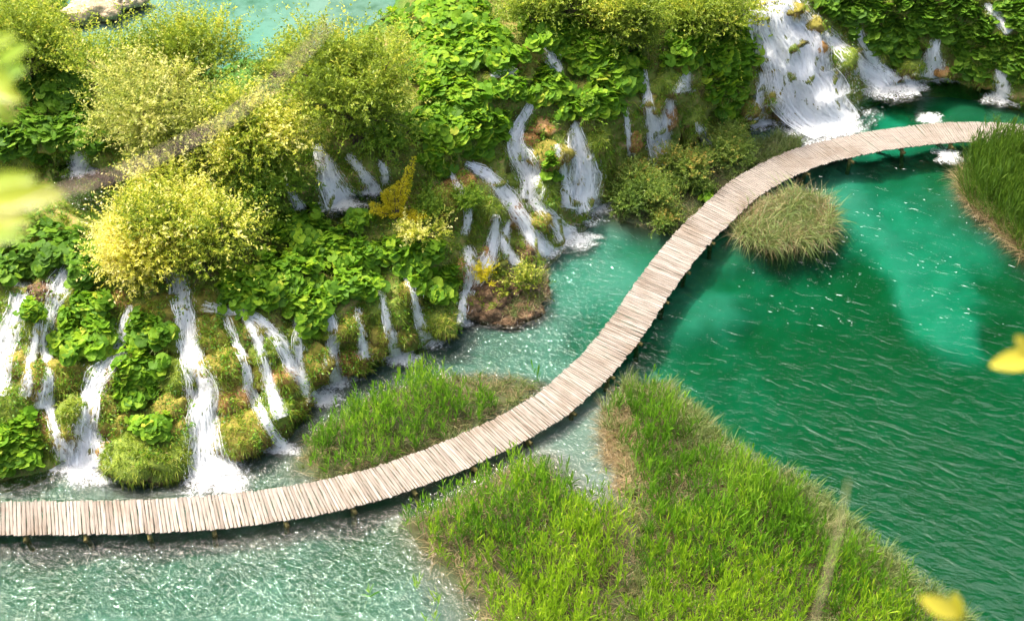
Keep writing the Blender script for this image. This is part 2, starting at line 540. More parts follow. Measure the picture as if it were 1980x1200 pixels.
# ------------------------------------------------------------------ the hillside of tufa steps
# columns from the foot in the lake to the top of the slope: photo position and surveyed height
HILL = [
    [(-260, 950, 0), (-250, 770, 2), (-240, 570, 3.6), (-240, 440, 3.75), (-230, 335, 4.0), (-230, 280, 5.0), (-220, 120, 5.6), (-220, -200, 6.5)],
    [(-100, 945, 0), (-95, 765, 2), (-90, 560, 3.6), (-90, 430, 3.72), (-80, 335, 3.8), (-80, 280, 5.0), (-80, 120, 5.6), (-80, -200, 6.5)],
    [(60, 915, 0), (60, 750, 2), (60, 545, 3.6), (70, 430, 3.65), (80, 325, 3.7), (80, 280, 4.9), (60, 130, 5.5), (60, -200, 5.9)],
    [(160, 890, 0), (155, 735, 1.9), (140, 530, 3.6), (150, 430, 3.6), (165, 330, 3.62), (175, 285, 4.9), (185, 160, 5.05), (170, -200, 1.0)],
    [(300, 900, 0), (290, 740, 1.8), (270, 545, 3.6), (280, 460, 3.65), (290, 370, 3.75), (300, 320, 5.1), (310, 205, 5.1), (310, -200, 0.5)],
    [(410, 890, 0), (390, 740, 1.8), (360, 530, 3.6), (375, 470, 3.7), (390, 390, 3.8), (400, 330, 5.1), (420, 215, 5.1), (430, -200, 0.5)],
    [(550, 845, 0), (525, 730, 1.6), (475, 590, 3.3), (515, 480, 3.6), (555, 415, 3.75), (570, 310, 5.2), (560, 200, 5.1), (560, -200, 0.5)],
    [(650, 730, 0), (642, 680, 1.2), (625, 605, 2.6), (630, 490, 3.2), (655, 405, 3.45), (640, 290, 5.2), (640, 170, 5.15), (670, -200, 0.5)],
    [(775, 690, 0), (762, 640, 1.1), (745, 550, 2.6), (740, 460, 3.2), (735, 385, 3.5), (720, 305, 5.0), (750, 130, 5.4), (790, -200, 2.5)],
    [(885, 622, 0), (872, 560, 1.2), (850, 490, 2.5), (840, 400, 3.4), (840, 350, 3.9), (850, 285, 5.0), (860, 120, 6.0), (870, -200, 6.5)],
    [(1015, 535, 0), (980, 470, 1.2), (950, 400, 2.5), (950, 350, 3.2), (960, 305, 3.6), (970, 220, 5.0), (960, 100, 6.0), (950, -200, 7.0)],
    [(1070, 485, 0), (1040, 410, 1.3), (1012, 340, 2.5), (1005, 300, 3.2), (1000, 260, 3.8), (1010, 180, 5.2), (1010, 100, 6.0), (1010, -200, 7.2)],
    [(1145, 415, 0), (1128, 330, 2.0), (1112, 245, 3.9), (1095, 215, 4.3), (1080, 190, 4.6), (1060, 130, 5.6), (1080, 50, 6.5), (1080, -200, 7.7)],
    [(1280, 325, 0), (1268, 250, 2.0), (1250, 175, 3.9), (1240, 150, 4.3), (1235, 130, 4.7), (1230, 80, 5.6), (1230, 20, 6.4), (1230, -200, 7.7)],
    [(1410, 252, 0), (1400, 190, 2.0), (1388, 130, 3.7), (1380, 100, 4.2), (1375, 70, 4.8), (1370, 20, 5.6), (1370, -30, 6.3), (1370, -220, 7.7)],
    [(1500, 235, 0), (1480, 170, 1.9), (1460, 100, 3.6), (1450, 60, 4.5), (1440, 20, 5.2), (1430, -20, 5.7), (1430, -70, 6.2), (1430, -230, 7.0)],
    [(1610, 240, 0), (1575, 165, 1.7), (1540, 90, 3.5), (1515, 40, 4.6), (1490, -10, 5.5), (1480, -50, 6.0), (1480, -100, 6.3), (1480, -240, 6.8)],
    [(1700, 165, 0), (1670, 110, 1.4), (1640, 50, 2.9), (1615, 10, 3.9), (1590, -30, 4.9), (1590, -70, 5.8), (1590, -120, 6.4), (1590, -240, 7.0)],
    [(1800, 155, 0), (1790, 110, 1.3), (1775, 50, 2.8), (1760, 10, 3.8), (1750, -30, 4.7), (1740, -70, 5.5), (1740, -120, 6.2), (1740, -240, 7.0)],
    [(1890, 170, 0), (1880, 120, 1.3), (1870, 60, 2.8), (1860, 15, 3.8), (1850, -25, 4.7), (1840, -70, 5.5), (1840, -120, 6.2), (1840, -240, 7.0)],
    [(1975, 200, 0), (1965, 145, 1.3), (1955, 80, 2.8), (1945, 30, 3.8), (1935, -15, 4.7), (1925, -60, 5.5), (1925, -110, 6.2), (1925, -240, 7.0)],
    [(2160, 250, 0), (2150, 190, 1.3), (2140, 110, 2.8), (2130, 50, 3.8), (2120, 0, 4.7), (2110, -50, 5.5), (2110, -110, 6.2), (2110, -240, 7.0)],
]
G = np.array([[at(*p) for p in c] for c in HILL])             # (cols, rows, 3)
sub0 = G[:, 0:1] + np.array([0, -0.7, -2.6])
G = np.concatenate([sub0, G], 1)


def catmull(A, n, axis):
    A = np.moveaxis(A, axis, 0)
    K = len(A)
    Ap = np.concatenate([2 * A[:1] - A[1:2], A, 2 * A[-1:] - A[-2:-1]])
    x = np.linspace(0, K - 1 - 1e-6, n)
    i = x.astype(int)
    f = (x - i).reshape((-1,) + (1,) * (A.ndim - 1))
    p0, p1, p2, p3 = Ap[i], Ap[i + 1], Ap[i + 2], Ap[i + 3]
    tau = 0.35
    m1, m2 = tau * (p2 - p0), tau * (p3 - p1)
    o = (2 * f ** 3 - 3 * f ** 2 + 1) * p1 + (f ** 3 - 2 * f ** 2 + f) * m1 + (-2 * f ** 3 + 3 * f ** 2) * p2 + (f ** 3 - f ** 2) * m2
    return np.moveaxis(o, 0, axis)


NU, NV = 430, 190
H = catmull(catmull(G, NU, 0), NV, 1)
du = np.gradient(H, axis=0)
dv = np.gradient(H, axis=1)
nor = norm(np.cross(du, dv))
nor *= np.sign(nor[..., 2:3] + 1e-6)
vv = np.linspace(0, 8, NV)[None]
lump = 1 - np.abs(fbm(H * 0.75, 3, 2)) * 2.2
lump2 = 1 - np.abs(fbm(H * 2.2, 11, 2)) * 2.0
flat = sstep(vv, 0.6, 1.4) * (1 - 0.8 * sstep(vv, 6.2, 7.4))
amp = 0.48 * flat
H = H + nor * ((lump - 0.45) * amp + (lump2 - 0.4) * 0.13 * flat)[..., None] + nor * (fbm(H * 6, 5, 2) * 0.04)[..., None]
ii = np.arange(NU * NV).reshape(NU, NV)
HQ = np.stack([ii[:-1, :-1], ii[1:, :-1], ii[1:, 1:], ii[:-1, 1:]], -1).reshape(-1, 4)
hill = obj('hillside', mesh_np('hillside', H.reshape(-1, 3), HQ, smooth=True, mat=M['terrain']))
tag(hill, 'stepped mossy tufa hillside behind the boardwalk', kind='structure')

# ------------------------------------------------------------------ reed ground (polygons traced on the photo at water level)
REEDS = {
    'mid': [(575, 905), (590, 840), (670, 800), (760, 755), (860, 730), (960, 728), (1048, 742), (1000, 790), (930, 825), (850, 868), (740, 910), (640, 935)],
    'near_left': [(775, 1010), (850, 978), (930, 930), (1010, 892), (1060, 900), (1100, 950), (1150, 985), (1200, 975), (1230, 1020), (1180, 1330), (960, 1330), (930, 1200), (880, 1130), (815, 1070)],
    'near_right': [(1165, 800), (1200, 745), (1280, 750), (1345, 800), (1430, 880), (1520, 925), (1590, 960), (1650, 1020), (1750, 1110), (1850, 1190), (1990, 1330), (1180, 1330), (1230, 1020), (1200, 960), (1215, 900), (1180, 860)],
    'sedge': [(1412, 455), (1440, 420), (1540, 375), (1600, 390), (1608, 450), (1560, 470), (1480, 480)],
    'right': [(1850, 345), (1900, 290), (1960, 262), (2120, 250), (2120, 600), (1990, 505), (1930, 450), (1868, 395)],
    'spit': [(1395, 335), (1440, 285), (1510, 262), (1548, 270), (1545, 295), (1480, 330), (1420, 370)],
    'islet': [(1180, 420), (1190, 360), (1260, 320), (1360, 290), (1440, 285), (1420, 360), (1370, 400), (1310, 450), (1240, 440)],
}
RW = {k: [tuple(at(*p)[:2]) for p in v] for k, v in REEDS.items()}

BED = [(160, 930, .55, .45), (300, 930, .5, .4), (500, 900, .45, .5), (560, 885, .4, .5), (100, 1010, 1.0, .45), (250, 1030, 1.0, .45), (400, 1025, 1.0, .45), (520, 1005, 1.0, .45), (620, 985, 1.0, .45), (20, 1045, 1.1, .45),
       (100, 1090, 1.9, .45), (300, 1120, 1.8, .6), (500, 1150, 1.7, .65), (700, 1100, 1.7, .5), (750, 1030, 1.6, .3), (250, 1190, 1.5, .75), (20, 1190, 1.7, .5), (850, 1150, .8, .6),
       (950, 660, .7, .7), (1050, 640, .7, .8), (1100, 560, 1.1, .85), (1180, 520, 1.0, .95), (1150, 640, 1.5, .6), (1080, 690, .8, .7), (1250, 470, 1.3, .6), (1150, 450, .9, .85),
       (850, 650, .6, .5), (700, 720, .4, .5), (1120, 860, .35, .75), (1150, 920, .3, .7),
       (1330, 600, 1.5, .6), (1400, 590, 1.5, .65), (1280, 660, 2.0, .5), (1240, 700, 1.9, .7), (1450, 500, 2.2, .45), (1550, 530, 2.6, .45), (1600, 640, 3.1, .25), (1450, 760, 2.8, .45), (1700, 700, 3.1, .25),
       (1650, 850, 3.0, .25), (1850, 900, 3.2, .2), (1900, 1050, 3.2, .2), (1500, 620, 2.8, .3), (1380, 680, 2.4, .4),
       (1640, 370, 1.2, .85), (1680, 420, 1.4, .85), (1750, 480, 1.7, 1), (1800, 560, 1.8, 1), (1865, 620, 1.9, 1), (1750, 400, 1.8, .8), (1850, 450, 1.9, .8), (1880, 530, 2.1, .8), (1830, 510, 1.9, .9),
       (1580, 440, 2.0, .5), (1670, 520, 2.7, .15), (1720, 600, 2.9, .15), (1780, 670, 2.9, .2), (1960, 620, 2.8, .12), (1965, 540, 2.3, .15), (1880, 370, 1.2, .4), (1900, 720, 3.0, .25),
       (1650, 210, 1.6, .9), (1720, 220, 1.8, .9), (1850, 200, 1.2, .35), (1950, 230, .8, .2), (1780, 190, 2.0, .25), (1600, 330, 1.3, .7), (1750, 320, 1.8, .5), (1440, 480, 1.4, .5), (1850, 300, 1.6, .3), (1540, 285, .35, .6), (1560, 250, .8, .8)]
bw = np.array([[*at(p[0], p[1])[:2], p[2], p[3]] for p in BED])
bx = np.arange(-34, 38, 0.25)
by = np.arange(16, 74, 0.25)
BX, BY = np.meshgrid(bx, by, indexing='ij')
P2 = np.stack([BX, BY], -1)
wob = np.stack([fbm(np.stack([BX * .35, BY * .35, BX * 0], -1), 21), fbm(np.stack([BX * .35, BY * .35, BX * 0 + 9], -1), 25)], -1) * 0.9
D2 = ((P2 + wob)[:, :, None, :] - bw[None, None, :, :2])
D2 = (D2 ** 2).sum(-1) + 0.05
Wt = D2 ** -2.0
depth = (Wt * bw[:, 2]).sum(-1) / Wt.sum(-1)
pale = (Wt * bw[:, 3]).sum(-1) / Wt.sum(-1)
lowf = fbm(np.stack([BX * .9, BY * .9, BX * 0], -1), 31, 4)
depth = depth * (1 + 0.18 * lowf)
pale = np.clip(pale + 0.15 * fbm(np.stack([BX * 1.6, BY * 1.6, BX * 0 + 3], -1), 41, 4), 0, 1)
zb = -0.5 * np.minimum(depth, 2.4 + 0.1 * depth)
for k, poly in RW.items():
    ins = inpoly(P2, poly)
    dd = segdist(P2, poly)
    sd = np.where(ins, dd, -dd)
    soft = {'near_left': 1.6, 'sedge': 0.5, 'right': 0.7}.get(k, 1.0)
    f = sstep(sd, -soft, 0.35)
    zb = zb * (1 - f) + f * (0.05 + 0.10 * lowf)
    pale = pale * (1 - f * f) + f * f * 0.02
ii = np.arange(zb.size).reshape(zb.shape)
bq = np.stack([ii[:-1, :-1], ii[1:, :-1], ii[1:, 1:], ii[:-1, 1:]], -1).reshape(-1, 4)
m, nt, out = newmat('lake_bed')
a = N(nt, 'ShaderNodeAttribute', attribute_name='pale')
pos = geo_pos(nt)
n1 = noise(nt, 1.3, 5, 0.6, pos, 0.2)
ad = N(nt, 'ShaderNodeMath', operation='MULTIPLY_ADD')
nt.links.new(n1.outputs[0], ad.inputs[0])
ad.inputs[1].default_value = 0.22
nt.links.new(a.outputs['Fac'], ad.inputs[2])
cr = ramp(nt, ad.outputs[0], [(0.10, (0.060, 0.056, 0.025)), (0.20, (0.055, 0.070, 0.036)), (0.45, (0.070, 0.086, 0.055)), (0.75, (0.12, 0.130, 0.108)), (1.0, (0.18, 0.185, 0.165))])
p = N(nt, 'ShaderNodeBsdfPrincipled', Roughness=1.0)
p.inputs['Specular IOR Level'].default_value = 0.0
nt.links.new(cr, p.inputs['Base Color'])
nt.links.new(p.outputs[0], out.inputs[0])
M['bed'] = m
bed = obj('lake_bed', mesh_np('lake_bed', np.stack([BX, BY, zb], -1).reshape(-1, 3), bq, smooth=True, mat=m, extra={'pale': pale.ravel()}))
tag(bed, 'marl and algae bed under the emerald lake', kind='structure')


def prism(name, poly, z0, z1, mat):
    n = len(poly)
    me = bpy.data.meshes.new(name)
    vs_ = [(x, y, z1) for x, y in poly] + [(x, y, z0) for x, y in poly]
    ar = sum(poly[i][0] * poly[(i + 1) % n][1] - poly[(i + 1) % n][0] * poly[i][1] for i in range(n))
    top = list(range(n)) if ar > 0 else list(range(n))[::-1]
    fs = [top, [i + n for i in top[::-1]]]
    for i in range(n):
        j = (i + 1) % n
        fs.append([j, i, i + n, j + n] if ar > 0 else [i, j, j + n, i + n])
    me.from_pydata(vs_, [], fs)
    me.update()
    me.materials.append(mat)
    return me


lake = obj('lake_water', prism('lake_water', [(-33.5, 16.5), (37, 16.5), (37, 73), (-33.5, 73)], -6.0, 0.0, M['lake']))
tag(lake, 'rippled emerald lake water around the boardwalk', kind='structure')
up = [(120, 30), (200, 110), (270, 195), (330, 222), (430, 228), (560, 215), (640, 185), (700, 145), (770, 85), (830, 0), (860, -90), (860, -330), (60, -330), (60, -60)]
ulake = obj('upper_lake_water', prism('upper_lake_water', [tuple(at(x, y, 5.02)[:2]) for x, y in up], 2.6, 5.02, M['upper']))
tag(ulake, 'calm pale turquoise upper lake beyond the willows', kind='structure')
# bed of the upper lake, pale marl with weed
ub = [tuple(at(x, y, 4.2)[:2]) for x, y in [(100, 260), (900, 260), (900, -400), (60, -400)]]
xs = np.linspace(min(p[0] for p in ub), max(p[0] for p in ub), 120)
ys = np.linspace(at(400, 205, 4.2)[1], at(400, -400, 4.2)[1], 120)
UX, UY = np.meshgrid(xs, ys, indexing='ij')
uz = 4.45 + 0.25 * fbm(np.stack([UX * .25, UY * .25, UX * 0], -1), 51, 3)
ii = np.arange(uz.size).reshape(uz.shape)
uq = np.stack([ii[:-1, :-1], ii[1:, :-1], ii[1:, 1:], ii[:-1, 1:]], -1).reshape(-1, 4)
up_pale = np.clip(0.85 + 0.6 * fbm(np.stack([UX * .22, UY * .30, UX * 0], -1), 55, 4), 0.25, 0.95)
M['upper_bed'] = ground_mat('upper_lake_bed', [(0.30, (0.07, 0.10, 0.065)), (0.44, (0.14, 0.165, 0.135)), (0.56, (0.20, 0.215, 0.19))], 0.16, bump=0.1, fine=1.6)
ubed = obj('upper_lake_bed', mesh_np('upper_lake_bed', np.stack([UX, UY, uz], -1).reshape(-1, 3), uq, smooth=True, mat=M['upper_bed']))
tag(ubed, 'weedy marl bed under the upper lake', kind='structure')
fx_ = np.linspace(-170, 190, 140)
fv = np.linspace(0, 1, 60)
FX, FV = np.meshgrid(fx_, fv, indexing='ij')
FY = 84 + 62 * FV + 0.0012 * FX ** 2
FZ = 4 + 160 * FV ** 0.92
crowns = np.abs(fbm(np.stack([FX * .16, FY * .16, FZ * .16], -1), 57, 3))
FY = FY - 5 * (1 - crowns)
FZ = FZ + 3 * (1 - 2 * crowns)
ii = np.arange(FX.size).reshape(FX.shape)
fq = np.stack([ii[:-1, :-1], ii[1:, :-1], ii[1:, 1:], ii[:-1, 1:]], -1).reshape(-1, 4)
M['forest'] = ground_mat('far_forest', [(0.3, (0.025, 0.05, 0.012)), (0.6, (0.06, 0.10, 0.02)), (0.8, (0.09, 0.13, 0.03))], 0.3, fine=1.5)
far = obj('forest_hillside', mesh_np('forest_hillside', np.stack([FX, FY, FZ], -1).reshape(-1, 3), fq, smooth=True, mat=M['forest']))
tag(far, 'wooded far wall of the gorge mirrored in the lake', kind='structure')
for lab, poly, z in (('dark terrace pool below the small fall at left', [(95, 330), (130, 308), (190, 305), (220, 330), (225, 380), (200, 410), (150, 405), (110, 370)], 3.86),
                     ('foaming terrace pool under the willow with two falls', [(575, 412), (600, 385), (650, 370), (720, 365), (760, 375), (750, 402), (690, 412), (640, 425), (600, 425)], 3.66)):
    pv = [tuple(at(x, y, z)) for x, y in poly]
    me = bpy.data.meshes.new('terrace_pool')
    me.from_pydata(pv, [], [list(range(len(pv)))])
    if me.polygons[0].normal.z < 0:
        me.flip_normals()
    me.materials.append(M['pool'])
    tp = obj('terrace_pool', me)
    tag(tp, lab, kind='structure')

# ------------------------------------------------------------------ boardwalk
WALK = [(-140, 1001), (-60, 1002), (83, 1001), (190, 1000), (300, 997), (400, 991), (472, 984), (600, 965), (724, 936), (848, 893), (976, 835), (1050, 793), (1080, 772), (1150, 708), (1187, 666), (1217, 626), (1244, 585),
        (1263, 556), (1295, 513), (1315, 488), (1347, 451), (1376, 424), (1406, 395), (1433, 370), (1481, 340), (1513, 324), (1550, 308), (1593, 295), (1652, 282), (1699, 272), (1768, 263), (1793, 260), (1847, 256), (1909, 256), (2000, 262), (2100, 272)]
PLV = [(-140, 0, 65), (83, 3, 65), (300, 9, 65), (472, 17, 64.5), (600, 28, 61), (724, 38.6, 55.5), (848, 45, 51), (976, 49, 45), (1065, 53, 41), (1150, 61, 33), (1219, 66, 27), (1300, 62, 27), (1375, 58, 28), (1513, 51, 32), (1669, 46, 33.5), (1768, 36, 36), (1805, 29, 38), (1909, 20, 38.5), (2100, 0, 40)]
WZ = 0.46
wc = np.array([at(x, y, WZ) for x, y in WALK])
wpx = np.array([p[0] for p in WALK], float)
seg = np.linalg.norm(np.diff(wc, axis=0), axis=1)
cum = np.concatenate([[0], np.cumsum(seg)])
fine = catmull(wc, 1200, 0)
fpx = np.interp(np.linspace(0, len(WALK) - 1, 1200), np.arange(len(WALK)), wpx)
fc = np.concatenate([[0], np.cumsum(np.linalg.norm(np.diff(fine, axis=0), axis=1))])


def walk_at(s):
    return np.array([np.interp(s, fc, fine[:, k]) for k in range(3)]), np.interp(s, fc, fpx)


def plank_vec(px, c):
    vx = np.interp(px, [p[0] for p in PLV], [p[1] for p in PLV])
    vy = np.interp(px, [p[0] for p in PLV], [p[2] for p in PLV])
    q = proj(c)
    a = at(q[0] - vx / 2, q[1] - vy / 2, WZ)
    b = at(q[0] + vx / 2, q[1] + vy / 2, WZ)
    d = b - a
    return d / np.linalg.norm(d)


def wood_mat():
    m, nt, out = newmat('weathered_wood')
    tc = nt.nodes.new('ShaderNodeTexCoord')
    oi = nt.nodes.new('ShaderNodeObjectInfo')
    mp = N(nt, 'ShaderNodeMapping')
    mp.inputs['Scale'].default_value = (2.0, 22.0, 22.0)
    ad = N(nt, 'ShaderNodeVectorMath', operation='ADD')
    nt.links.new(tc.outputs['Object'], mp.inputs['Vector'])
    nt.links.new(mp.outputs[0], ad.inputs[0])
    sc = N(nt, 'ShaderNodeVectorMath', operation='SCALE')
    cb = nt.nodes.new('ShaderNodeCombineXYZ')
    nt.links.new(oi.outputs['Random'], cb.inputs[0])
    nt.links.new(oi.outputs['Random'], cb.inputs[1])
    nt.links.new(cb.outputs[0], sc.inputs[0])
    sc.inputs['Scale'].default_value = 60.0
    nt.links.new(sc.outputs[0], ad.inputs[1])
    g = noise(nt, 1.0, 4, 0.6, ad.outputs[0], 0.3)
    base = ramp(nt, oi.outputs['Random'], [(0, (0.175, 0.153, 0.130)), (0.3, (0.216, 0.192, 0.166)), (0.7, (0.246, 0.221, 0.194)), (1, (0.278, 0.252, 0.224))])
    gr = ramp(nt, g.outputs[0], [(0.25, (0.55, 0.50, 0.46)), (0.5, (0.95, 0.94, 0.93)), (0.75, (1.12, 1.1, 1.08))])
    # damp or muddy patches here and there along the walk
    pn = noise(nt, 0.55, 3, 0.6, geo_pos(nt))
    pc = ramp(nt, pn.outputs[0], [(0.30, (0.74, 0.68, 0.62)), (0.5, (1, 1, 1))])
    mul = N(nt, 'ShaderNodeMix', data_type='RGBA', blend_type='MULTIPLY')
    mul.inputs['Factor'].default_value = 1.0
    nt.links.new(base, mul.inputs[6])
    nt.links.new(gr, mul.inputs[7])
    mul2 = N(nt, 'ShaderNodeMix', data_type='RGBA', blend_type='MULTIPLY')
    mul2.inputs['Factor'].default_value = 1.0
    nt.links.new(mul.outputs[2], mul2.inputs[6])
    nt.links.new(pc, mul2.inputs[7])
    p = N(nt, 'ShaderNodeBsdfPrincipled', Roughness=0.8)
    p.inputs['Specular IOR Level'].default_value = 0.25
    nt.links.new(mul2.outputs[2], p.inputs['Base Color'])
    b = N(nt, 'ShaderNodeBump', Strength=0.4, Distance=0.02)
    nt.links.new(g.outputs[0], b.inputs['Height'])
    nt.links.new(b.outputs[0], p.inputs['Normal'])
    nt.links.new(p.outputs[0], out.inputs[0])
    return m


M['wood'] = wood_mat()
M['post'] = ground_mat('wet_post', [(0.3, (0.09, 0.07, 0.03)), (0.55, (0.20, 0.17, 0.06)), (0.75, (0.28, 0.25, 0.08))], 4.0, fine=20)
PL = 1.55


def plank_mesh(seed):
    r = np.random.default_rng(seed)
    n = 6
    xs_ = np.linspace(-0.5, 0.5, n) * PL
    yo = np.cumsum(r.normal(0, 0.006, n)); yo -= np.linspace(yo[0], yo[-1], n)
    wd = 0.0585 + r.normal(0, 0.0035, n) + np.linspace(-1, 1, n) * r.normal(0, 0.006)
    prof = [(-1, -0.5), (-0.86, 0.55), (-0.45, 1.0), (0.45, 1.0), (0.86, 0.55), (1, -0.5), (0.0, -1.4)]
    V, F = [], []
    for i in range(n):
        for a_, b_ in prof:
            V.append((xs_[i], yo[i] + a_ * wd[i], b_ * 0.022 + r.normal(0, 0.0018)))
    k = len(prof)
    for i in range(n - 1):
        for j in range(k):
            j2 = (j + 1) % k
            F.append((i * k + j, i * k + j2, (i + 1) * k + j2, (i + 1) * k + j))
    F.append(tuple(range(k))[::-1]); F.append(tuple((n - 1) * k + j for j in range(k)))
    me = bpy.data.meshes.new('plank')
    me.from_pydata(V, [], F)
    me.update()
    me.materials.append(M['wood'])
    return me


plank_meshes = [plank_mesh(100 + i) for i in range(12)]
walk = empty('boardwalk', walk_at(fc[-1] * 0.45)[0] * np.array([1, 1, 0]), 'long curving boardwalk of pale weathered split-log planks over the lake', 'boardwalk')
planks = []
s = 0.0
while s < fc[-1]:
    wj = rng.uniform(0.80, 1.22) * np.interp(walk_at(s)[1], [450, 800], [1.06, 0.82])
    c, px = walk_at(s + 0.07 * wj)
    v = plank_vec(px, c)
    ang = math.atan2(v[1], v[0]) + rng.normal(0, 0.009)
    q = proj(c)
    planks.append((abs(q[0] - 990) > 1020, -scale_at(c), c + v * rng.normal(0, 0.016) + np.array([0, 0, rng.normal(0, 0.006)]), ang, wj, rng.normal(0, 0.022), rng.uniform(0.98, 1.03)))
    s += 0.130 * wj
planks = sorted(planks, key=lambda t: (t[0], t[1]))
late = []
for i, (_, _, c, ang, wj, roll, lj) in enumerate(planks):
    mt = Matrix.Translation(c - np.array([*walk.location])) @ Matrix.Rotation(ang, 4, 'Z') @ Matrix.Rotation(roll, 4, 'X') @ Matrix.Diagonal((lj, wj, 1, 1))
    if i < 300:
        o = bpy.data.objects.new('plank', plank_meshes[i % 12])
        COL.objects.link(o)
        o.parent = walk
        o.matrix_basis = mt
    else:
        late.append((plank_meshes[i % 12], mt))
if late:
    bm = bmesh.new()
    for me, mt in late:
        n0 = len(bm.verts)
        bm.from_mesh(me)
        bm.verts.ensure_lookup_table()
        bmesh.ops.transform(bm, matrix=mt, verts=bm.verts[n0:])
    me = bpy.data.meshes.new('far_planks')
    bm.to_mesh(me)
    me.materials.append(M['wood'])
    o = obj('far_planks', me, walk, loc=walk.location)
    tag(o, 'far stretch of narrow planks nearing the reeds', kind='stuff')


def tube(path, rad, sides=7):
    path = np.asarray(path, float)
    n = len(path)
    rad = np.broadcast_to(rad, (n,))
    tng = norm(np.gradient(path, axis=0))
    ref = np.where(np.abs(tng[:, 2:3]) > 0.9, np.array([[1.0, 0, 0]]), np.array([[0, 0, 1.0]]))
    a_ = norm(np.cross(tng, ref))
    b_ = np.cross(tng, a_)
    th = np.linspace(0, 2 * np.pi, sides, endpoint=False)
    V = path[:, None] + rad[:, None, None] * (np.cos(th)[None, :, None] * a_[:, None] + np.sin(th)[None, :, None] * b_[:, None])
    ii = np.arange(n * sides).reshape(n, sides)
    Q = np.stack([ii[:-1], np.roll(ii, -1, 1)[:-1], np.roll(ii, -1, 1)[1:], ii[1:]], -1).reshape(-1, 4)
    return V.reshape(-1, 3), Q, np.zeros(n * sides)


ss = np.linspace(0, fc[-1], 160)
for off in (-0.52, 0.52):
    pts = []
    for s in ss:
        c, px = walk_at(s)
        v = plank_vec(px, c)
        pts.append(c + v * off + np.array([0, 0, -0.125 + 0.01 * math.sin(s * 3)]))
    V, Q, _ = tube(pts, 0.085, 8)
    obj('support_log', mesh_np('support_log', V, Q, smooth=True, mat=M['post']), walk)
s = 0.9
while s < fc[-1] - 0.5:
    c, px = walk_at(s)
    v = plank_vec(px, c)
    V, Q, _ = tube([c + v * -0.84 + (0, 0, -0.27), c + v * 0.86 + (0, 0, -0.27)], 0.075, 7)
    obj('crossbeam', mesh_np('crossbeam', V, Q, smooth=True, mat=M['post']), walk)
    for off in (-0.60, 0.60):
        t_ = rng.normal(0, 0.08, 2)
        V, Q, _ = tube([c + v * off + (0, 0, -0.12), c + v * (off + 0.02) + (t_[0], t_[1], -1.35)], [0.085, 0.10], 8)
        obj('post', mesh_np('post', V, Q, smooth=True, mat=M['post']), walk)
    s += rng.uniform(2.1, 2.7)

# ------------------------------------------------------------------ mossy tufa mounds
hill_bvh = BVHTree.FromPolygons([tuple(v) for v in H.reshape(-1, 3)], HQ.tolist())
lake_z_hits = 0


def cast(px, py, bvh):
    d = Vector(ray(px, py))
    d.normalize()
    h = bvh.ray_cast(Vector((0, 0, CAMZ)), d)
    if h[0] is None:
        return None
    return np.array(h[0]), np.array(h[1])


def cast_or_lake(px, py, bvh):
    h = cast(px, py, bvh)
    g = at(px, py, 0.0)
    if h is None or h[0][2] < 0.0:
        return g, np.array([0, 0, 1.0])
    return h


bmi = bmesh.new()
bmesh.ops.create_icosphere(bmi, subdivisions=4, radius=1.0)
ICO = np.array([v.co[:] for v in bmi.verts])
ICOF = np.array([[v.index for v in f.verts] for f in bmi.faces])
bmi.free()

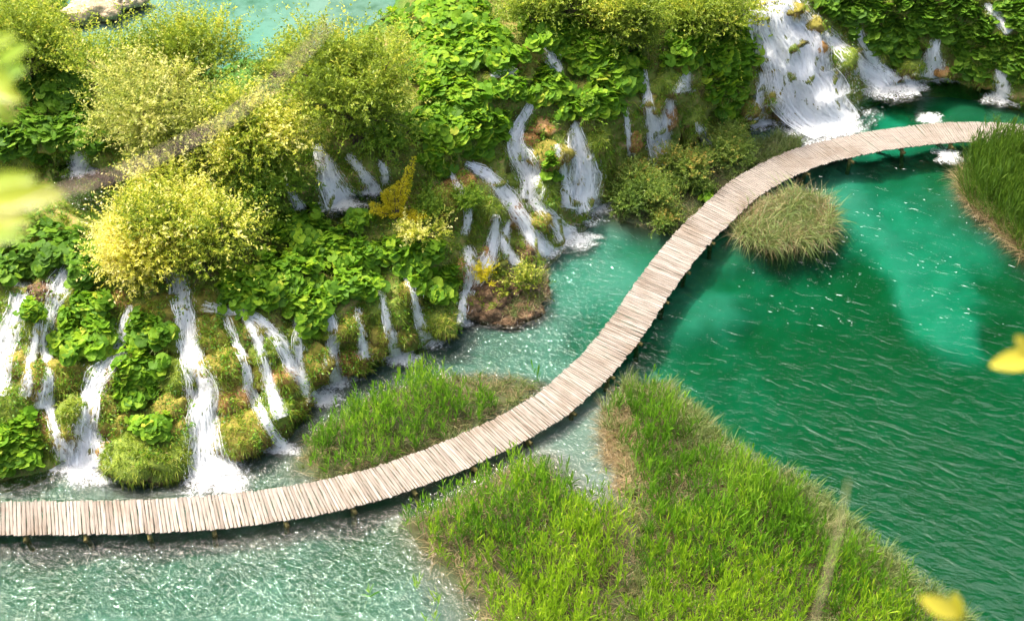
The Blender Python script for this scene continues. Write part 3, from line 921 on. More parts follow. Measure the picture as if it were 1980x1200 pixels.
# x, y, half width, half height on the photo; look (0 green, 1 olive, 2 ochre, 3 bare brown); moss fringe density; label
ROCKS = [
    (78, 558, 22, 20, 3, .3, 'small brown wet boulder splitting the uppermost far-left fall'),
    (62, 622, 30, 28, 0, .7, 'leafy moss hummock below the brown boulder at far left'),
    (36, 697, 30, 30, 1, .8, 'olive moss mound right of the fall at the picture edge'),
    (74, 725, 24, 44, 1, 1.2, 'tall hanging moss cushion between two thin left-hand trickles'),
    (18, 772, 34, 36, 0, 1.0, 'bright mossy mound at the left edge above the leafy bank'),
    (122, 728, 30, 36, 1, .8, 'olive moss cushion under the round leafy clump'),
    (140, 788, 26, 38, 0, 1.3, 'shaggy grassy hummock on the left lip of the left fountain-like fall'),
    (82, 812, 30, 26, 2, .6, 'ochre stone with thin moss above the left bank leaves'),
    (122, 838, 26, 34, 1, 1.0, 'pale moss cushion at the left fall foot'),
    (222, 722, 24, 32, 3, .4, 'dark wet brown rock right of the left fall bend'),
    (207, 792, 26, 42, 1, 1.1, 'olive fringed mound right of the left plunge'),
    (236, 822, 26, 36, 1, .9, 'brownish moss mound between the left plunge and grassy dome'),
    (205, 866, 15, 18, 2, .5, 'small ochre knob in the water by the left fall foot'),
    (296, 852, 76, 44, 0, 2.2, 'largest grassy dome standing in the shallow pool by the boardwalk'),
    (346, 826, 28, 34, 1, .7, 'olive shoulder on the right side of the grassy dome'),
    (336, 784, 28, 30, 1, 1.0, 'rounded moss cushion just above the grassy dome'),
    (344, 724, 28, 40, 0, 1.3, 'yellow-green shaggy mound left of the tall white fall'),
    (332, 655, 24, 30, 0, 1.0, 'moss mound beside the upper run of the tall white fall'),
    (322, 592, 32, 34, 1, .4, 'smooth dark olive dome under the golden willow'),
    (276, 612, 28, 24, 1, .5, 'olive moss dome left of the smooth dark dome'),
    (234, 578, 22, 24, 2, .4, 'brown streaked stone left of the golden willow tip'),
    (248, 638, 18, 20, 3, .3, 'small brown rock above the left fall bend'),
    (405, 640, 36, 34, 1, .9, 'round capped moss boulder right of the tall white fall top'),
    (384, 574, 34, 26, 1, .3, 'flat pale olive stone at the crest of the tall white fall'),
    (452, 622, 22, 22, 1, .7, 'small moss cushion right of the round capped boulder'),
    (436, 706, 38, 46, 1, 1.0, 'brown and olive tufa buttress right of the tall white fall'),
    (446, 768, 32, 36, 2, .6, 'orange-brown tufa bulge halfway down beside the tall fall'),
    (472, 832, 54, 42, 1, 1.2, 'broad brown moss mound at the foot right of the tall fall'),
    (493, 637, 18, 17, 1, .5, 'small smooth moss knob on the upper middle ledge'),
    (516, 676, 28, 28, 0, 1.0, 'green moss knob in the veil of thin trickles'),
    (500, 732, 22, 26, 1, .7, 'little olive mound between two thin trickles'),
    (528, 792, 32, 38, 0, 1.2, 'pale wet moss apron beside the diagonal trickle foot'),
    (546, 734, 28, 38, 2, .9, 'orange-topped moss mound right of the thin trickles'),
    (577, 780, 25, 28, 1, .9, 'round olive mound at the waterline left of the reeds'),
    (567, 646, 20, 24, 0, .8, 'small green cushion under the leafy slope edge'),
    (616, 694, 28, 38, 1, 1.0, 'brown-green moss column left of the short white chute'),
    (680, 688, 28, 26, 2, .9, 'ochre and green mound right of the short white chute foot'),
    (718, 664, 25, 28, 1, 1.0, 'round moss mound left of the twin falls'),
    (670, 624, 34, 30, 1, .7, 'brown mossy shelf above the short white chute'),
    (720, 594, 26, 34, 0, 1.1, 'leaf-fringed mound left of the first twin fall top'),
    (736, 640, 18, 26, 1, .8, 'narrow moss rib left of the first twin fall'),
    (764, 604, 22, 38, 0, 1.3, 'tall moss rib between the twin falls'),
    (780, 646, 15, 22, 1, .6, 'small dark rock at the base between the twin falls'),
    (788, 570, 18, 30, 1, 1.0, 'olive rib beside the second twin fall top'),
    (846, 602, 42, 36, 0, 1.8, 'wide dark green moss wall right of the twin falls'),
    (884, 524, 22, 30, 2, .5, 'ochre tufa bulge left of the splashing brown rock'),
    (1012, 482, 24, 28, 3, .5, 'dark brown boulder with a green cap above the rocky spit'),
    (1018, 108, 28, 28, 1, .5, 'grey-green boulder at the head of the central cascade'),
    (920, 322, 26, 20, 1, .7, 'round olive boulder beside the diagonal middle cascade top'),
    (888, 352, 30, 32, 2, .7, 'brown and ochre mossy rock left of the diagonal cascade'),
    (856, 388, 28, 28, 1, .6, 'dull brown mound above the yellow shrub'),
    (944, 400, 22, 28, 0, 1.4, 'bright tufted grassy knob left of the diagonal cascade'),
    (1022, 270, 22, 24, 2, .8, 'orange stone with grass tuft in the central cascade'),
    (1062, 288, 34, 26, 1, .4, 'glossy brown-olive slab between the two central falls'),
    (1050, 238, 26, 13, 2, .3, 'crumbly orange ledge above the glossy slab'),
    (1054, 384, 22, 44, 0, 1.6, 'tall shaggy moss pillar beside the central plunge pool'),
    (996, 410, 17, 28, 2, .7, 'ochre rib splitting the lower middle cascade'),
    (1043, 428, 22, 28, 1, 1.0, 'dome of yellow-green moss wrapped by the lower cascade'),
    (1118, 352, 8, 30, 1, .8, 'narrow moss spike behind the central plunge'),
    (988, 345, 18, 24, 0, 1.1, 'green shaggy cushion right of the middle cascade bend'),
    (705, 346, 20, 20, 0, .9, 'mossy stone between the two terrace falls'),
    (626, 310, 14, 18, 2, .4, 'small ochre stone at the crest of the terrace falls'),
    (936, 492, 18, 22, 2, .8, 'ochre ledge above the splash of the rocky spit'),
    (1158, 282, 28, 62, 0, 2.2, 'tall grassy moss wall right of the central plunge'),
    (1262, 196, 26, 22, 1, 1.0, 'moss block topping the split right-hand fall'),
    (1334, 232, 30, 52, 0, 2.2, 'great rounded moss curtain right of the split fall'),
    (1284, 152, 28, 26, 0, .9, 'moss boulder at the head of the split fall'),
    (1308, 124, 22, 22, 1, .7, 'olive boulder left of the short upper spout'),
    (1229, 268, 13, 20, 2, .3, 'orange stone beside the thinnest right-hand trickle'),
    (1297, 222, 12, 28, 2, .5, 'reddish rib on the right of the split fall'),
    (1487, 133, 15, 17, 1, .5, 'small brown moss knob at the left rim of the largest cascade'),
    (1490, 184, 20, 28, 1, .8, 'olive moss rock left of the largest cascade foot'),
    (1518, 213, 22, 17, 3, .7, 'dark brown shaggy rock nearest the largest cascade foam'),
    (1452, 200, 17, 24, 1, .8, 'moss rock left of the thin side trickle'),
    (1537, 14, 20, 13, 1, .6, 'moss rock at the top of the largest cascade'),
    (1572, 44, 18, 17, 1, .6, 'moss rock high on the right of the largest cascade'),
    (1580, 84, 18, 18, 2, .6, 'ochre moss rock midway in the largest cascade'),
    (1529, 90, 12, 10, 0, .6, 'tiny green tuft rock amid the largest cascade'),
    (1630, 108, 26, 32, 0, 1.2, 'shaggy green rock between the largest cascade and its right arm'),
    (1582, 140, 11, 22, 1, .6, 'slim moss rock low in the largest cascade'),
    (1757, 126, 26, 22, 0, 1.4, 'bushy moss rock at the waterline under the right leaves'),
    (1730, 143, 14, 12, 3, .4, 'small brown rock left of the bushy waterline rock'),
    (1834, 130, 30, 14, 2, .5, 'flat ochre ledge right of the small far-right fall'),
    (1905, 152, 26, 15, 1, .7, 'low brown mossy rock at the far-right waterline'),
]
rock_tris = []
rock_off = len(H.reshape(-1, 3))
bvV = [H.reshape(-1, 3)]
bvF = [q for q in HQ.tolist()]
rock_info = []
for k, (x, y, rx, ry, look, moss, lab) in enumerate(ROCKS):
    h = cast_or_lake(x, y + ry * 0.25, hill_bvh)
    c, n = h
    s = scale_at(c)
    a_ = rx / s * 1.12
    zr = ry / s * 1.02
    yr = 0.75 * a_ + 0.25 * zr
    n2 = norm(np.array([n[0] * .4, min(n[1], -0.3), max(n[2], .2)]))
    cen = c - n2 * (0.40 * min(a_, zr))
    V = ICO.copy()
    # boulder shape: flattened below, bulging above
    V[:, 2] = np.sign(V[:, 2]) * np.abs(V[:, 2]) ** 0.9
    V = V * np.array([a_, yr, zr])
    dsp = 0.42 * fbm(V / max(a_, zr) * 1.6 + k * 7.3, 61, 2) + 0.20 * (0.35 - np.abs(fbm(V * np.array([3.2, 3.2, 2.0]) + k, 71, 3))) + 0.08
    if look == 3:
        dsp = 0.34 * fbm(V / max(a_, zr) * 2.2 + k * 7.3, 61, 2) + 0.2 * np.abs(fbm(V * 4.5 + k, 71, 3))
    V = V * (1 + dsp)[:, None]
    zlow = V[:, 2] < 0
    V[zlow, :2] *= (1 - 0.25 * (V[zlow, 2:3] / -zr))
    Wv = V + cen
    t = empty('mossy_rock', cen, lab, 'rock', 'mossy tufa rocks of the cascade')
    obj('stone', mesh_np('stone', V, ICOF, smooth=True, mat=M['rock%d' % look]), t, loc=cen)
    bvV.append(Wv)
    bvF += (ICOF + rock_off).tolist()
    rock_off += len(Wv)
    # moss fringe: short blades combed down the faces
    nb = int(520 * moss * (a_ * zr) / 0.45) + 60
    nb = min(nb, 3600)
    fi = rng.integers(0, len(ICOF), nb * 2)
    tri = Wv[ICOF[fi]]
    bc = rng.dirichlet((1, 1, 1), nb * 2)
    pt = (tri * bc[..., None]).sum(1)
    nn = norm(np.cross(tri[:, 1] - tri[:, 0], tri[:, 2] - tri[:, 0]))
    clump = fbm(pt * 3.4, 81, 2)
    ok = (nn[:, 2] > -0.35) & (nn[:, 1] < 0.55) & (clump > -0.12) & (pt[:, 2] > 0.02)
    pt, nn = pt[ok][:nb], nn[ok][:nb]
    down = np.array([0, 0, -1.0]) - nn * (nn @ np.array([0, 0, -1.0]))[:, None]
    d = norm(nn * 0.75 + down * 0.75 + rng.normal(0, 0.35, pt.shape))
    L = rng.uniform(0.10, 0.30, len(pt))
    bl = blades(pt - nn * 0.01, d, L, rng.uniform(0.018, 0.042, len(pt)), 0.5, 2, taper='blade', rnd=np.clip(rng.normal(0.5, 0.25, len(pt)) + 0.3 * fbm(pt * 3, 91, 2), 0, 1))
    bk = {0: 'blade0', 1: 'blade1', 2: 'blade2', 3: 'blade1'}[look]
    o = obj('moss', mesh_np('moss', bl[0], bl[1], bl[2], mat=M[bk]), t)
    o['kind'] = 'stuff'
ALLV = np.concatenate(bvV)
bvh = BVHTree.FromPolygons([tuple(v) for v in ALLV], bvF)

# the rugged brown outcrop with its bare shrub, and the pale rocks on the upper shore
def rough_rock(name, lab, lumps, mat, seed):
    """one outcrop made of fused lobes"""
    base = np.mean([at(x, y, z) for x, y, z, *_ in lumps], 0)
    t = empty(name, base, lab, 'rock')
    for i, (x, y, z, a_, b_, c_) in enumerate(lumps):
        V = ICO * np.array([a_, b_, c_])
        V = V * (1 + 0.36 * fbm(V * 1.6 + i * 5 + seed, 101, 2) + 0.55 * np.abs(fbm(V * 3.2 + i, 111, 4)) - 0.12)[:, None]
        cc = at(x, y, z)
        obj('lobe', mesh_np('lobe', V, ICOF, smooth=True, mat=M[mat]), t, loc=cc)
    return t


rough_rock('brown_outcrop', 'rugged bare brown tufa outcrop jutting into the lake beside the splash', [(905, 592, .25, .75, .6, .55), (945, 575, .35, .9, .7, .6), (985, 560, .2, .8, .8, .5), (950, 605, .05, .8, .5, .45), (1010, 590, -.05, .8, .8, .35), (1030, 555, -.1, .7, .9, .35), (915, 560, .6, .45, .5, .45), (985, 615, -.1, .8, .6, .3)], 'rock3', 3)
rough_rock('pale_shore_rock', 'pale buff limestone rocks on the upper lake shore at top left', [(195, 12, 5.1, 1.2, .8, .55), (235, 0, 5.1, .9, .6, .4), (262, -2, 5.05, .7, .5, .3), (160, 22, 5.1, .9, .7, .5)], 'rock4', 9)

# ------------------------------------------------------------------ waterfalls: photo path with widths, foot foam, label
FALLS = [
    ([(80, 590, 8), (70, 640, 12), (58, 700, 12), (52, 765, 18)], None, 'faint trickle between the far-left edge fall and the forked fall', 40),
    ([(92, 778, 18), (108, 825, 14), (124, 872, 24)], (130, 884, 22, 12), 'low thin spill left of the bent fall foot', 40),
    ([(468, 604, 14), (496, 648, 16), (512, 700, 14), (524, 748, 20), (544, 806, 22)], None, 'veil of drops sliding over the pale wet moss apron', 70),
    ([(572, 612, 10), (574, 650, 14), (580, 700, 12), (590, 742, 18)], None, 'short thread left of the brown-green moss column', 40),
    ([(690, 596, 8), (698, 640, 12), (706, 682, 22)], (708, 690, 18, 8), 'thin thread between the short chute and the left twin fall', 36),
    ([(866, 322, 10), (890, 368, 14), (906, 412, 12), (900, 452, 14)], None, 'thin thread left of the diagonal middle cascade', 44),
    ([(986, 424, 14), (972, 452, 16), (978, 484, 18), (1000, 512, 24)], (1006, 516, 20, 8), 'side thread between diagonal cascade and white tongue', 50),
    ([(1344, 236, 8), (1358, 262, 18), (1366, 276, 24)], (1368, 276, 20, 8), 'little splash behind the low shrubs under the moss curtain', 30),
    ([(48, 545, 26), (34, 590, 34), (14, 650, 40), (-2, 710, 40), (-8, 760, 36)], (-5, 755, 30, 20), 'white fall slipping out at the far left edge of the picture', 90),
    ([(135, 515, 26), (122, 545, 40), (104, 590, 36), (98, 610, 24), (84, 655, 14), (96, 720, 18), (86, 775, 30)], (88, 785, 30, 16), 'forked fall left of the round leafy clump, fanning at its top', 100),
    ([(252, 590, 10), (244, 640, 22), (224, 690, 30), (190, 728, 34), (174, 765, 32), (168, 820, 40), (158, 880, 56)], (155, 900, 62, 36), 'bent fall pouring between moss mounds into the left shallow pool', 150),
    ([(338, 520, 30), (352, 560, 36), (360, 620, 34), (372, 690, 40), (386, 750, 48), (392, 810, 50), (402, 880, 62)], (412, 915, 52, 44), 'tallest white fall of the left cascade, dropping straight to the boardwalk pool', 230),
    ([(440, 615, 12), (456, 660, 14), (472, 700, 14), (480, 745, 18), (505, 795, 18), (528, 840, 16), (552, 862, 20)], (548, 866, 26, 10), 'thin diagonal trickle sliding down right of the tallest left fall', 80),
    ([(392, 590, 22), (430, 600, 22), (478, 606, 20), (520, 630, 22), (545, 668, 26), (560, 700, 18), (588, 748, 16), (606, 772, 20)], (620, 772, 40, 16), 'spreading veil of trickles running right along the upper ledge to the reeds', 110),
    ([(640, 605, 14), (646, 650, 20), (642, 690, 22), (650, 728, 30)], (655, 735, 34, 18), 'short white chute between moss columns left of the twin falls', 70),
    ([(732, 552, 12), (740, 590, 12), (752, 640, 16), (768, 686, 34)], (768, 688, 30, 16), 'left one of the slim twin falls above the reed bed', 60),
    ([(780, 535, 10), (800, 565, 12), (805, 610, 14), (822, 655, 30)], (826, 656, 28, 14), 'right one of the slim twin falls above the reed bed', 55),
    ([(900, 475, 20), (910, 510, 28), (914, 545, 30), (900, 580, 20), (890, 612, 14)], (890, 622, 22, 12), 'fine spray veil falling left of the rugged brown outcrop', 90),
    ([(955, 415, 12), (958, 450, 22), (950, 490, 26), (925, 530, 36), (915, 555, 30)], (925, 545, 26, 12), 'white tongue splashing onto the brown outcrop from the left', 100),
    ([(1032, 190, 12), (1016, 222, 22), (1000, 246, 22), (990, 275, 34), (1008, 310, 44), (1028, 345, 40), (1026, 385, 44)], None, 'central stepped cascade bending between orange stones', 170),
    ([(898, 316, 14), (930, 330, 24), (958, 352, 34), (985, 388, 36), (1008, 422, 32), (1035, 462, 34), (1058, 490, 40)], (1052, 484, 30, 16), 'long diagonal middle cascade running down to the lake corner', 170),
    ([(1024, 384, 40), (1052, 406, 26), (1072, 432, 24), (1092, 455, 46)], (1096, 458, 52, 20), 'lower right spill of the central cascade fanning onto the lake', 90),
    ([(1112, 238, 14), (1114, 265, 34), (1122, 300, 44), (1128, 345, 50), (1132, 392, 52)], (1136, 402, 52, 26), 'central free-falling plunge, right of the glossy brown slab', 190),
    ([(1074, 280, 12), (1084, 310, 14), (1094, 350, 20), (1102, 392, 26)], (1100, 400, 24, 14), 'thin side strand just left of the central plunge', 50),
    ([(1240, 135, 16), (1248, 165, 16), (1250, 200, 16), (1264, 250, 30), (1270, 305, 36)], (1276, 318, 38, 20), 'left strand of the split fall behind the low green shrubs', 110),
    ([(1296, 190, 22), (1290, 225, 28), (1284, 265, 26), (1278, 300, 30)], (1300, 302, 20, 10), 'right strand of the split fall behind the low green shrubs', 80),
    ([(1328, 138, 10), (1324, 160, 18), (1318, 178, 30)], None, 'short upper spout above the great moss curtain', 40),
    ([(1206, 205, 6), (1212, 250, 10), (1220, 298, 14)], (1222, 300, 14, 8), 'thinnest trickle between the central plunge and the split fall', 35),
    ([(1478, -30, 90), (1498, 40, 110), (1530, 100, 130), (1558, 160, 140), (1588, 215, 130), (1612, 250, 110)], (1600, 240, 78, 40), 'largest broad foaming cascade pouring in at the upper right', 760),
    ([(1590, 60, 30), (1625, 95, 34), (1660, 130, 44), (1705, 165, 60)], (1706, 166, 50, 20), 'right arm of the largest cascade reaching the green pool', 150),
    ([(1472, 140, 10), (1472, 170, 14), (1468, 205, 20), (1464, 232, 28)], (1464, 236, 24, 12), 'thin side trickle left of the largest cascade', 50),
    ([(1652, 35, 14), (1662, 75, 18), (1690, 118, 22), (1730, 160, 30)], None, 'narrow chute under the leaves right of the largest cascade', 60),
    ([(1808, 75, 14), (1802, 105, 30), (1806, 142, 44)], (1808, 148, 38, 12), 'small far-right fall between two leafy banks', 80),
    ([(1748, 146, 14), (1762, 168, 26)], (1764, 170, 26, 12), 'little spill in front of the bushy waterline rock', 30),
    ([(1930, 135, 16), (1942, 160, 28), (1940, 188, 36)], (1938, 190, 32, 14), 'low fall at the right edge above the dark pool', 60),
    ([(1905, 5, 14), (1925, 30, 18), (1952, 62, 26)], None, 'small upper spill among leaves at the top right corner', 45),
    ([(612, 282, 14), (626, 312, 26), (644, 345, 38), (652, 388, 52)], (660, 396, 52, 14), 'broad terrace fall under the olive willow left of the yellow shrub', 200),
    ([(672, 298, 14), (698, 325, 22), (715, 352, 24), (722, 372, 30)], (720, 374, 26, 8), 'second terrace fall right of the broad one', 70),
    ([(734, 312, 10), (744, 335, 14), (746, 352, 16)], None, 'tiny terrace spout beside the yellow shrub', 30),
    ([(148, 292, 18), (152, 312, 26), (155, 330, 32)], (155, 334, 24, 10), 'little fall into the dark pool behind the left willows', 50),
    ([(1042, 84, 10), (1066, 112, 16), (1082, 140, 16)], None, 'small white run high above the central cascade, right of the boulder', 40),
    ([(950, 150, 16), (972, 138, 20), (995, 142, 18)], None, 'shallow white riffle left of the small leafy tuft up top', 40),
    ([(552, 352, 8), (566, 378, 14), (580, 405, 18)], None, 'slender spill beside the golden willow, left of the terrace pool', 30),
]


def resample(path, n):
    p = np.array(path, float)
    d = np.concatenate([[0], np.cumsum(np.linalg.norm(np.diff(p[:, :2], axis=0), axis=1))])
    s = np.linspace(0, d[-1], n)
    return np.stack([np.interp(s, d, p[:, k]) for k in range(3)], 1), d[-1]


GX, GY = np.meshgrid(np.arange(-100, 2104, 4), np.arange(-100, 1304, 4), indexing='ij')
MASK = np.zeros(GX.shape, bool)
for path, *_ in FALLS:
    rp, ln = resample(path, 12)
    for x, y, w_ in rp:
        MASK |= (np.abs(GX - x) < w_ * 0.5) & (np.abs(GY - y) < max(ln / 20, w_ * 0.25))


def fall_mask(px, py):
    i = np.clip(((np.asarray(px) + 100) / 4).astype(int), 0, MASK.shape[0] - 1)
    j = np.clip(((np.asarray(py) + 100) / 4).astype(int), 0, MASK.shape[1] - 1)
    return MASK[i, j]


def foam_disc(px, py, rx, ry, z, seed):
    c = at(px, py, z)
    s = scale_at(c)
    a_ = rx / s
    b_ = ry / s / math.sin(PITCH + math.atan((py - 600) / FPX))
    nr, na = 14, 40
    th = np.linspace(0, 2 * np.pi, na, endpoint=False)
    r = np.linspace(0.02, 1.9, nr)
    TH, RR = np.meshgrid(th, r, indexing='ij')
    wob = 1 + 0.55 * fbm(np.stack([np.cos(TH) * 1.5, np.sin(TH) * 1.5, TH * 0 + seed], -1), 121, 2)
    X = np.cos(TH) * RR * a_ * wob
    Y = np.sin(TH) * RR * b_ * wob
    Z = 0.02 + 0.07 * np.clip(1 - RR, 0, 1) * (1 + fbm(np.stack([X * 3, Y * 3, X * 0 + seed], -1), 125, 2))
    cov = 0.62 - 0.36 * RR + 0.25 * fbm(np.stack([X * 1.8, Y * 1.8, X * 0 + seed], -1), 127, 3)
    ii = np.arange(na * nr).reshape(na, nr)
    jj = np.roll(ii, -1, 0)
    Q = np.stack([ii[:, :-1], ii[:, 1:], jj[:, 1:], jj[:, :-1]], -1).reshape(-1, 4)
    V = np.stack([X, Y, Z], -1).reshape(-1, 3) + c
    return mesh_np('foam', V, Q, smooth=True, mat=M['foam'], extra={'cov': cov.ravel()}), c, a_, b_


for fi_, (path, foam, lab, ns) in enumerate(FALLS):
    if foam and foam[1] - path[-1][1] > 4:
        path = path + [(foam[0], foam[1] + foam[3] * 0.15, path[-1][2] * 1.15)]
    T = max(8, int(sum(math.hypot(path[i + 1][0] - path[i][0], path[i + 1][1] - path[i][1]) for i in range(len(path) - 1)) / 11))
    rp, ln = resample(path, T)
    rp[:, 2] *= (1.3 if path[0][0] < 600 else 1.08) * (1 + 0.35 * fbm(np.stack([np.arange(T) * 0.45, np.full(T, fi_ * 3.3), np.zeros(T)], -1), 201, 2))
    rp[:, 0] += 0.18 * rp[:, 2] * fbm(np.stack([np.arange(T) * 0.35, np.full(T, fi_ * 5.3), np.zeros(T)], -1), 203, 2)
    base = cast_or_lake(rp[-1, 0], rp[-1, 1], bvh)[0]
    t = empty('waterfall', base, lab, 'waterfall', 'waterfalls of the cascade')
    # screen of surface points across the fall: NS lanes
    lanes = max(5, int(np.mean(rp[:, 2]) / 5))
    grid = np.zeros((lanes, T, 3))
    gn = np.zeros((lanes, T, 3))
    tang = np.gradient(rp[:, :2], axis=0)
    tang /= np.linalg.norm(tang, axis=1, keepdims=True) + 1e-9
    perp = np.stack([tang[:, 1], -tang[:, 0]], 1)
    perp[:, 1] *= 0.7
    for li in range(lanes):
        off = (li / (lanes - 1) - 0.5)
        for ti in range(T):
            x = rp[ti, 0] + perp[ti, 0] * off * rp[ti, 2]
            y = rp[ti, 1] + perp[ti, 1] * off * rp[ti, 2]
            h = cast_or_lake(x, y, bvh)
            grid[li, ti] = h[0]
            gn[li, ti] = h[1]
    # water never runs uphill, and leaps clear of hollows
    for li in range(lanes):
        g = grid[li]
        for ti in range(1, T):
            if g[ti, 2] > g[ti - 1, 2] - 0.005:
                g[ti] = g[ti] + np.array([0, -0.02, 0])
        k = np.array([0.25, 0.5, 0.25])
        for _ in range(2):
            g[1:-1] = 0.25 * g[:-2] + 0.5 * g[1:-1] + 0.25 * g[2:]
    out_n = norm(gn * 0.6 + np.array([0, -0.5, 0.5]))
    lat = norm(np.gradient(grid, axis=0) if lanes > 1 else np.ones_like(grid))
    parts = []
    ns = int(ns * 0.9)
    for si in range(ns):
        l0 = np.clip(0.5 + rng.normal(0, 0.27), 0, 1) * (lanes - 1)
        ta = rng.uniform(-0.2, 0.9)
        tb = ta + rng.uniform(0.10, 0.38)
        ta, tb = max(ta, 0), min(tb, 1)
        if tb - ta < 0.08:
            continue
        m_ = max(4, int((tb - ta) * T * 1.2))
        tt = np.linspace(ta, tb, m_) * (T - 1)
        ll = np.clip(l0 + np.cumsum(rng.normal(0, 0.16, m_)), 0, lanes - 1)
        i0 = np.clip(tt.astype(int), 0, T - 2); f = (tt - i0)[:, None]
        j0 = np.clip(ll.astype(int), 0, max(lanes - 2, 0)); e = (ll - j0)[:, None]
        P = (grid[j0, i0] * (1 - e) + grid[j0 + 1, i0] * e) * (1 - f) + (grid[j0, i0 + 1] * (1 - e) + grid[j0 + 1, i0 + 1] * e) * f
        nn = out_n[j0, i0]
        sd = lat[j0, i0]
        P = P + nn * (0.09 + 0.10 * rng.random()) + rng.normal(0, 0.012, P.shape)
        wd = rng.choice([0.005, 0.008, 0.012, 0.018]) * rng.uniform(0.8, 1.3)
        prof = np.sin(np.linspace(0.12, np.pi - 0.12, m_)) ** 0.7 * wd
        A = P + sd * prof[:, None]; B = P - sd * prof[:, None]; C = P + nn * prof[:, None] * 0.8
        V = np.stack([A, C, B], 1).reshape(-1, 3)
        ii = np.arange(m_ * 3).reshape(m_, 3)
        Q = np.stack([ii[:-1, :-1], ii[:-1, 1:], ii[1:, 1:], ii[1:, :-1]], -1).reshape(-1, 4)
        parts.append((V, Q, np.full(len(V), rng.random())))
    # drops and spray thrown clear of the sheet
    nd = ns * 26
    la_ = np.clip(0.5 + rng.normal(0, 0.30, nd), -0.12, 1.12) * (lanes - 1)
    tb_ = rng.random(nd) ** 0.8 * (T - 1)
    a_ = np.clip(la_.astype(int), 0, lanes - 2); b_ = np.clip(tb_.astype(int), 0, T - 2)
    fa_ = (la_ - a_)[:, None]; fb_ = (tb_ - b_)[:, None]
    dp = (grid[a_, b_] * (1 - fa_) + grid[a_ + 1, b_] * fa_) * (1 - fb_) + (grid[a_, b_ + 1] * (1 - fa_) + grid[a_ + 1, b_ + 1] * fa_) * fb_
    dp = dp + out_n[a_, b_] * (0.05 + rng.exponential(0.075, nd))[:, None] + rng.normal(0, 0.03, (nd, 3))
    dp[:, 2] = np.maximum(dp[:, 2], 0.03)
    fl_ = norm(grid[a_, b_ + 1] - grid[a_, b_] + np.array([0, 0, -0.05]))
    dr = blades(dp, fl_ + rng.normal(0, 0.28, (nd, 3)), rng.uniform(0.04, 0.15, nd), rng.uniform(0.012, 0.034, nd), 0.0, 1, taper='leaf')
    parts.append(dr)
    V, Q, r_ = join(parts)
    o = obj('falling_water', mesh_np('falling_water', V, Q, r_, smooth=True, mat=M['white']), t)
    o['kind'] = 'stuff'
    # frothing sheet of water under the strands
    l2, t2 = lanes * 3, T * 3
    sg = catmull(catmull(grid, l2, 0), t2, 1)
    sn = norm(catmull(catmull(out_n, l2, 0), t2, 1))
    froth = 0.5 - np.abs(fbm(sg * np.array([5.5, 4.0, 2.6]) + fi_, 211, 3)) + 0.35 * fbm(sg * 13.0, 215, 2)
    sg = sg + sn * (0.03 + 0.20 * np.clip(froth, -0.1, 1))[..., None]
    ii = np.arange(l2 * t2).reshape(l2, t2)
    Q = np.stack([ii[:-1, :-1], ii[1:, :-1], ii[1:, 1:], ii[:-1, 1:]], -1).reshape(-1, 4)
    e = np.abs(np.linspace(-1, 1, l2))[:, None] * np.ones((1, t2))
    tv = np.linspace(0, 1, t2)[None] * np.ones((l2, 1))
    cov = 0.50 - 0.50 * e ** 1.8 - 0.3 * np.clip(0.12 - tv, 0, 1) / 0.12 + 0.25 * (froth - 0.25) + 0.10 * tv + (0.14 if 'largest broad' in lab else 0)
    obj('water_sheet', mesh_np('water_sheet', sg.reshape(-1, 3), Q, smooth=True, mat=M['sheet'], extra={'cov': cov.ravel()}), t)
    if foam:
        hz = 0.0
        if foam[1] < 420 and foam[0] < 800:
            hz = 3.88 if foam[0] < 300 else 3.68
        me, c, fa, fb = foam_disc(*foam, hz, fi_ * 3.1)
        o = obj('foam', me, t)
        nd = int(260 * math.sqrt(fa * fb)) + 40
        th = rng.random(nd) * 6.283
        rr = np.abs(rng.normal(0, 0.5, nd))
        dp = c + np.stack([np.cos(th) * rr * fa, np.sin(th) * rr * fb, 0.05 + rng.exponential(0.07, nd) * np.clip(1.3 - rr, 0.1, 1)], -1)
        dr = blades(dp, rng.normal(0, 1, (nd, 3)) + np.array([0, 0, .8]), rng.uniform(0.03, 0.11, nd), rng.uniform(0.015, 0.045, nd), 0.3, 1)
        o = obj('splash', mesh_np('splash', *dr, mat=M['white']), t)
        o['kind'] = 'stuff'

# drifting foam rafts by the far end of the walk, and white flecks painted as glints on the green lake
for x, y, rx, ry, lab in ((1800, 232, 24, 8, 'white raft of floating foam behind the far end of the boardwalk'), (1836, 302, 24, 12, 'white raft of floating foam in front of the boardwalk by the right reeds')):
    me, c, _, _ = foam_disc(x, y, rx, ry, 0.0, x)
    t = obj('foam_raft', me)
    tag(t, lab, 'foam')
nf = 300
fx = rng.uniform(1420, 1960, nf); fy = rng.uniform(300, 640, nf)
kp = rng.random(nf) < 0.35 + 0.65 * (fbm(np.stack([fx / 90, fy / 50, fx * 0], -1), 131, 2) > 0.05)
fp = np.array([at(x, y, 0.012) for x, y in zip(fx[kp], fy[kp])])
rin = np.zeros(len(fp), bool)
for k in ('sedge', 'right'):
    rin |= inpoly(fp[:, :2], RW[k])
fp = fp[~rin]
fl = blades(fp, np.stack([np.ones(len(fp)), rng.normal(-0.5, 0.25, len(fp)), np.zeros(len(fp))], -1), rng.exponential(0.07, len(fp)) + 0.03, rng.uniform(0.008, 0.018, len(fp)), 0, 2, side=np.tile([[0.3, 1.0, 0]], (len(fp), 1)))
o = obj('glint_flecks', mesh_np('glint_flecks', *fl, mat=M['fleck']))
tag(o, 'scattered white flecks painted as glints on the emerald lake', 'foam', kind='stuff')

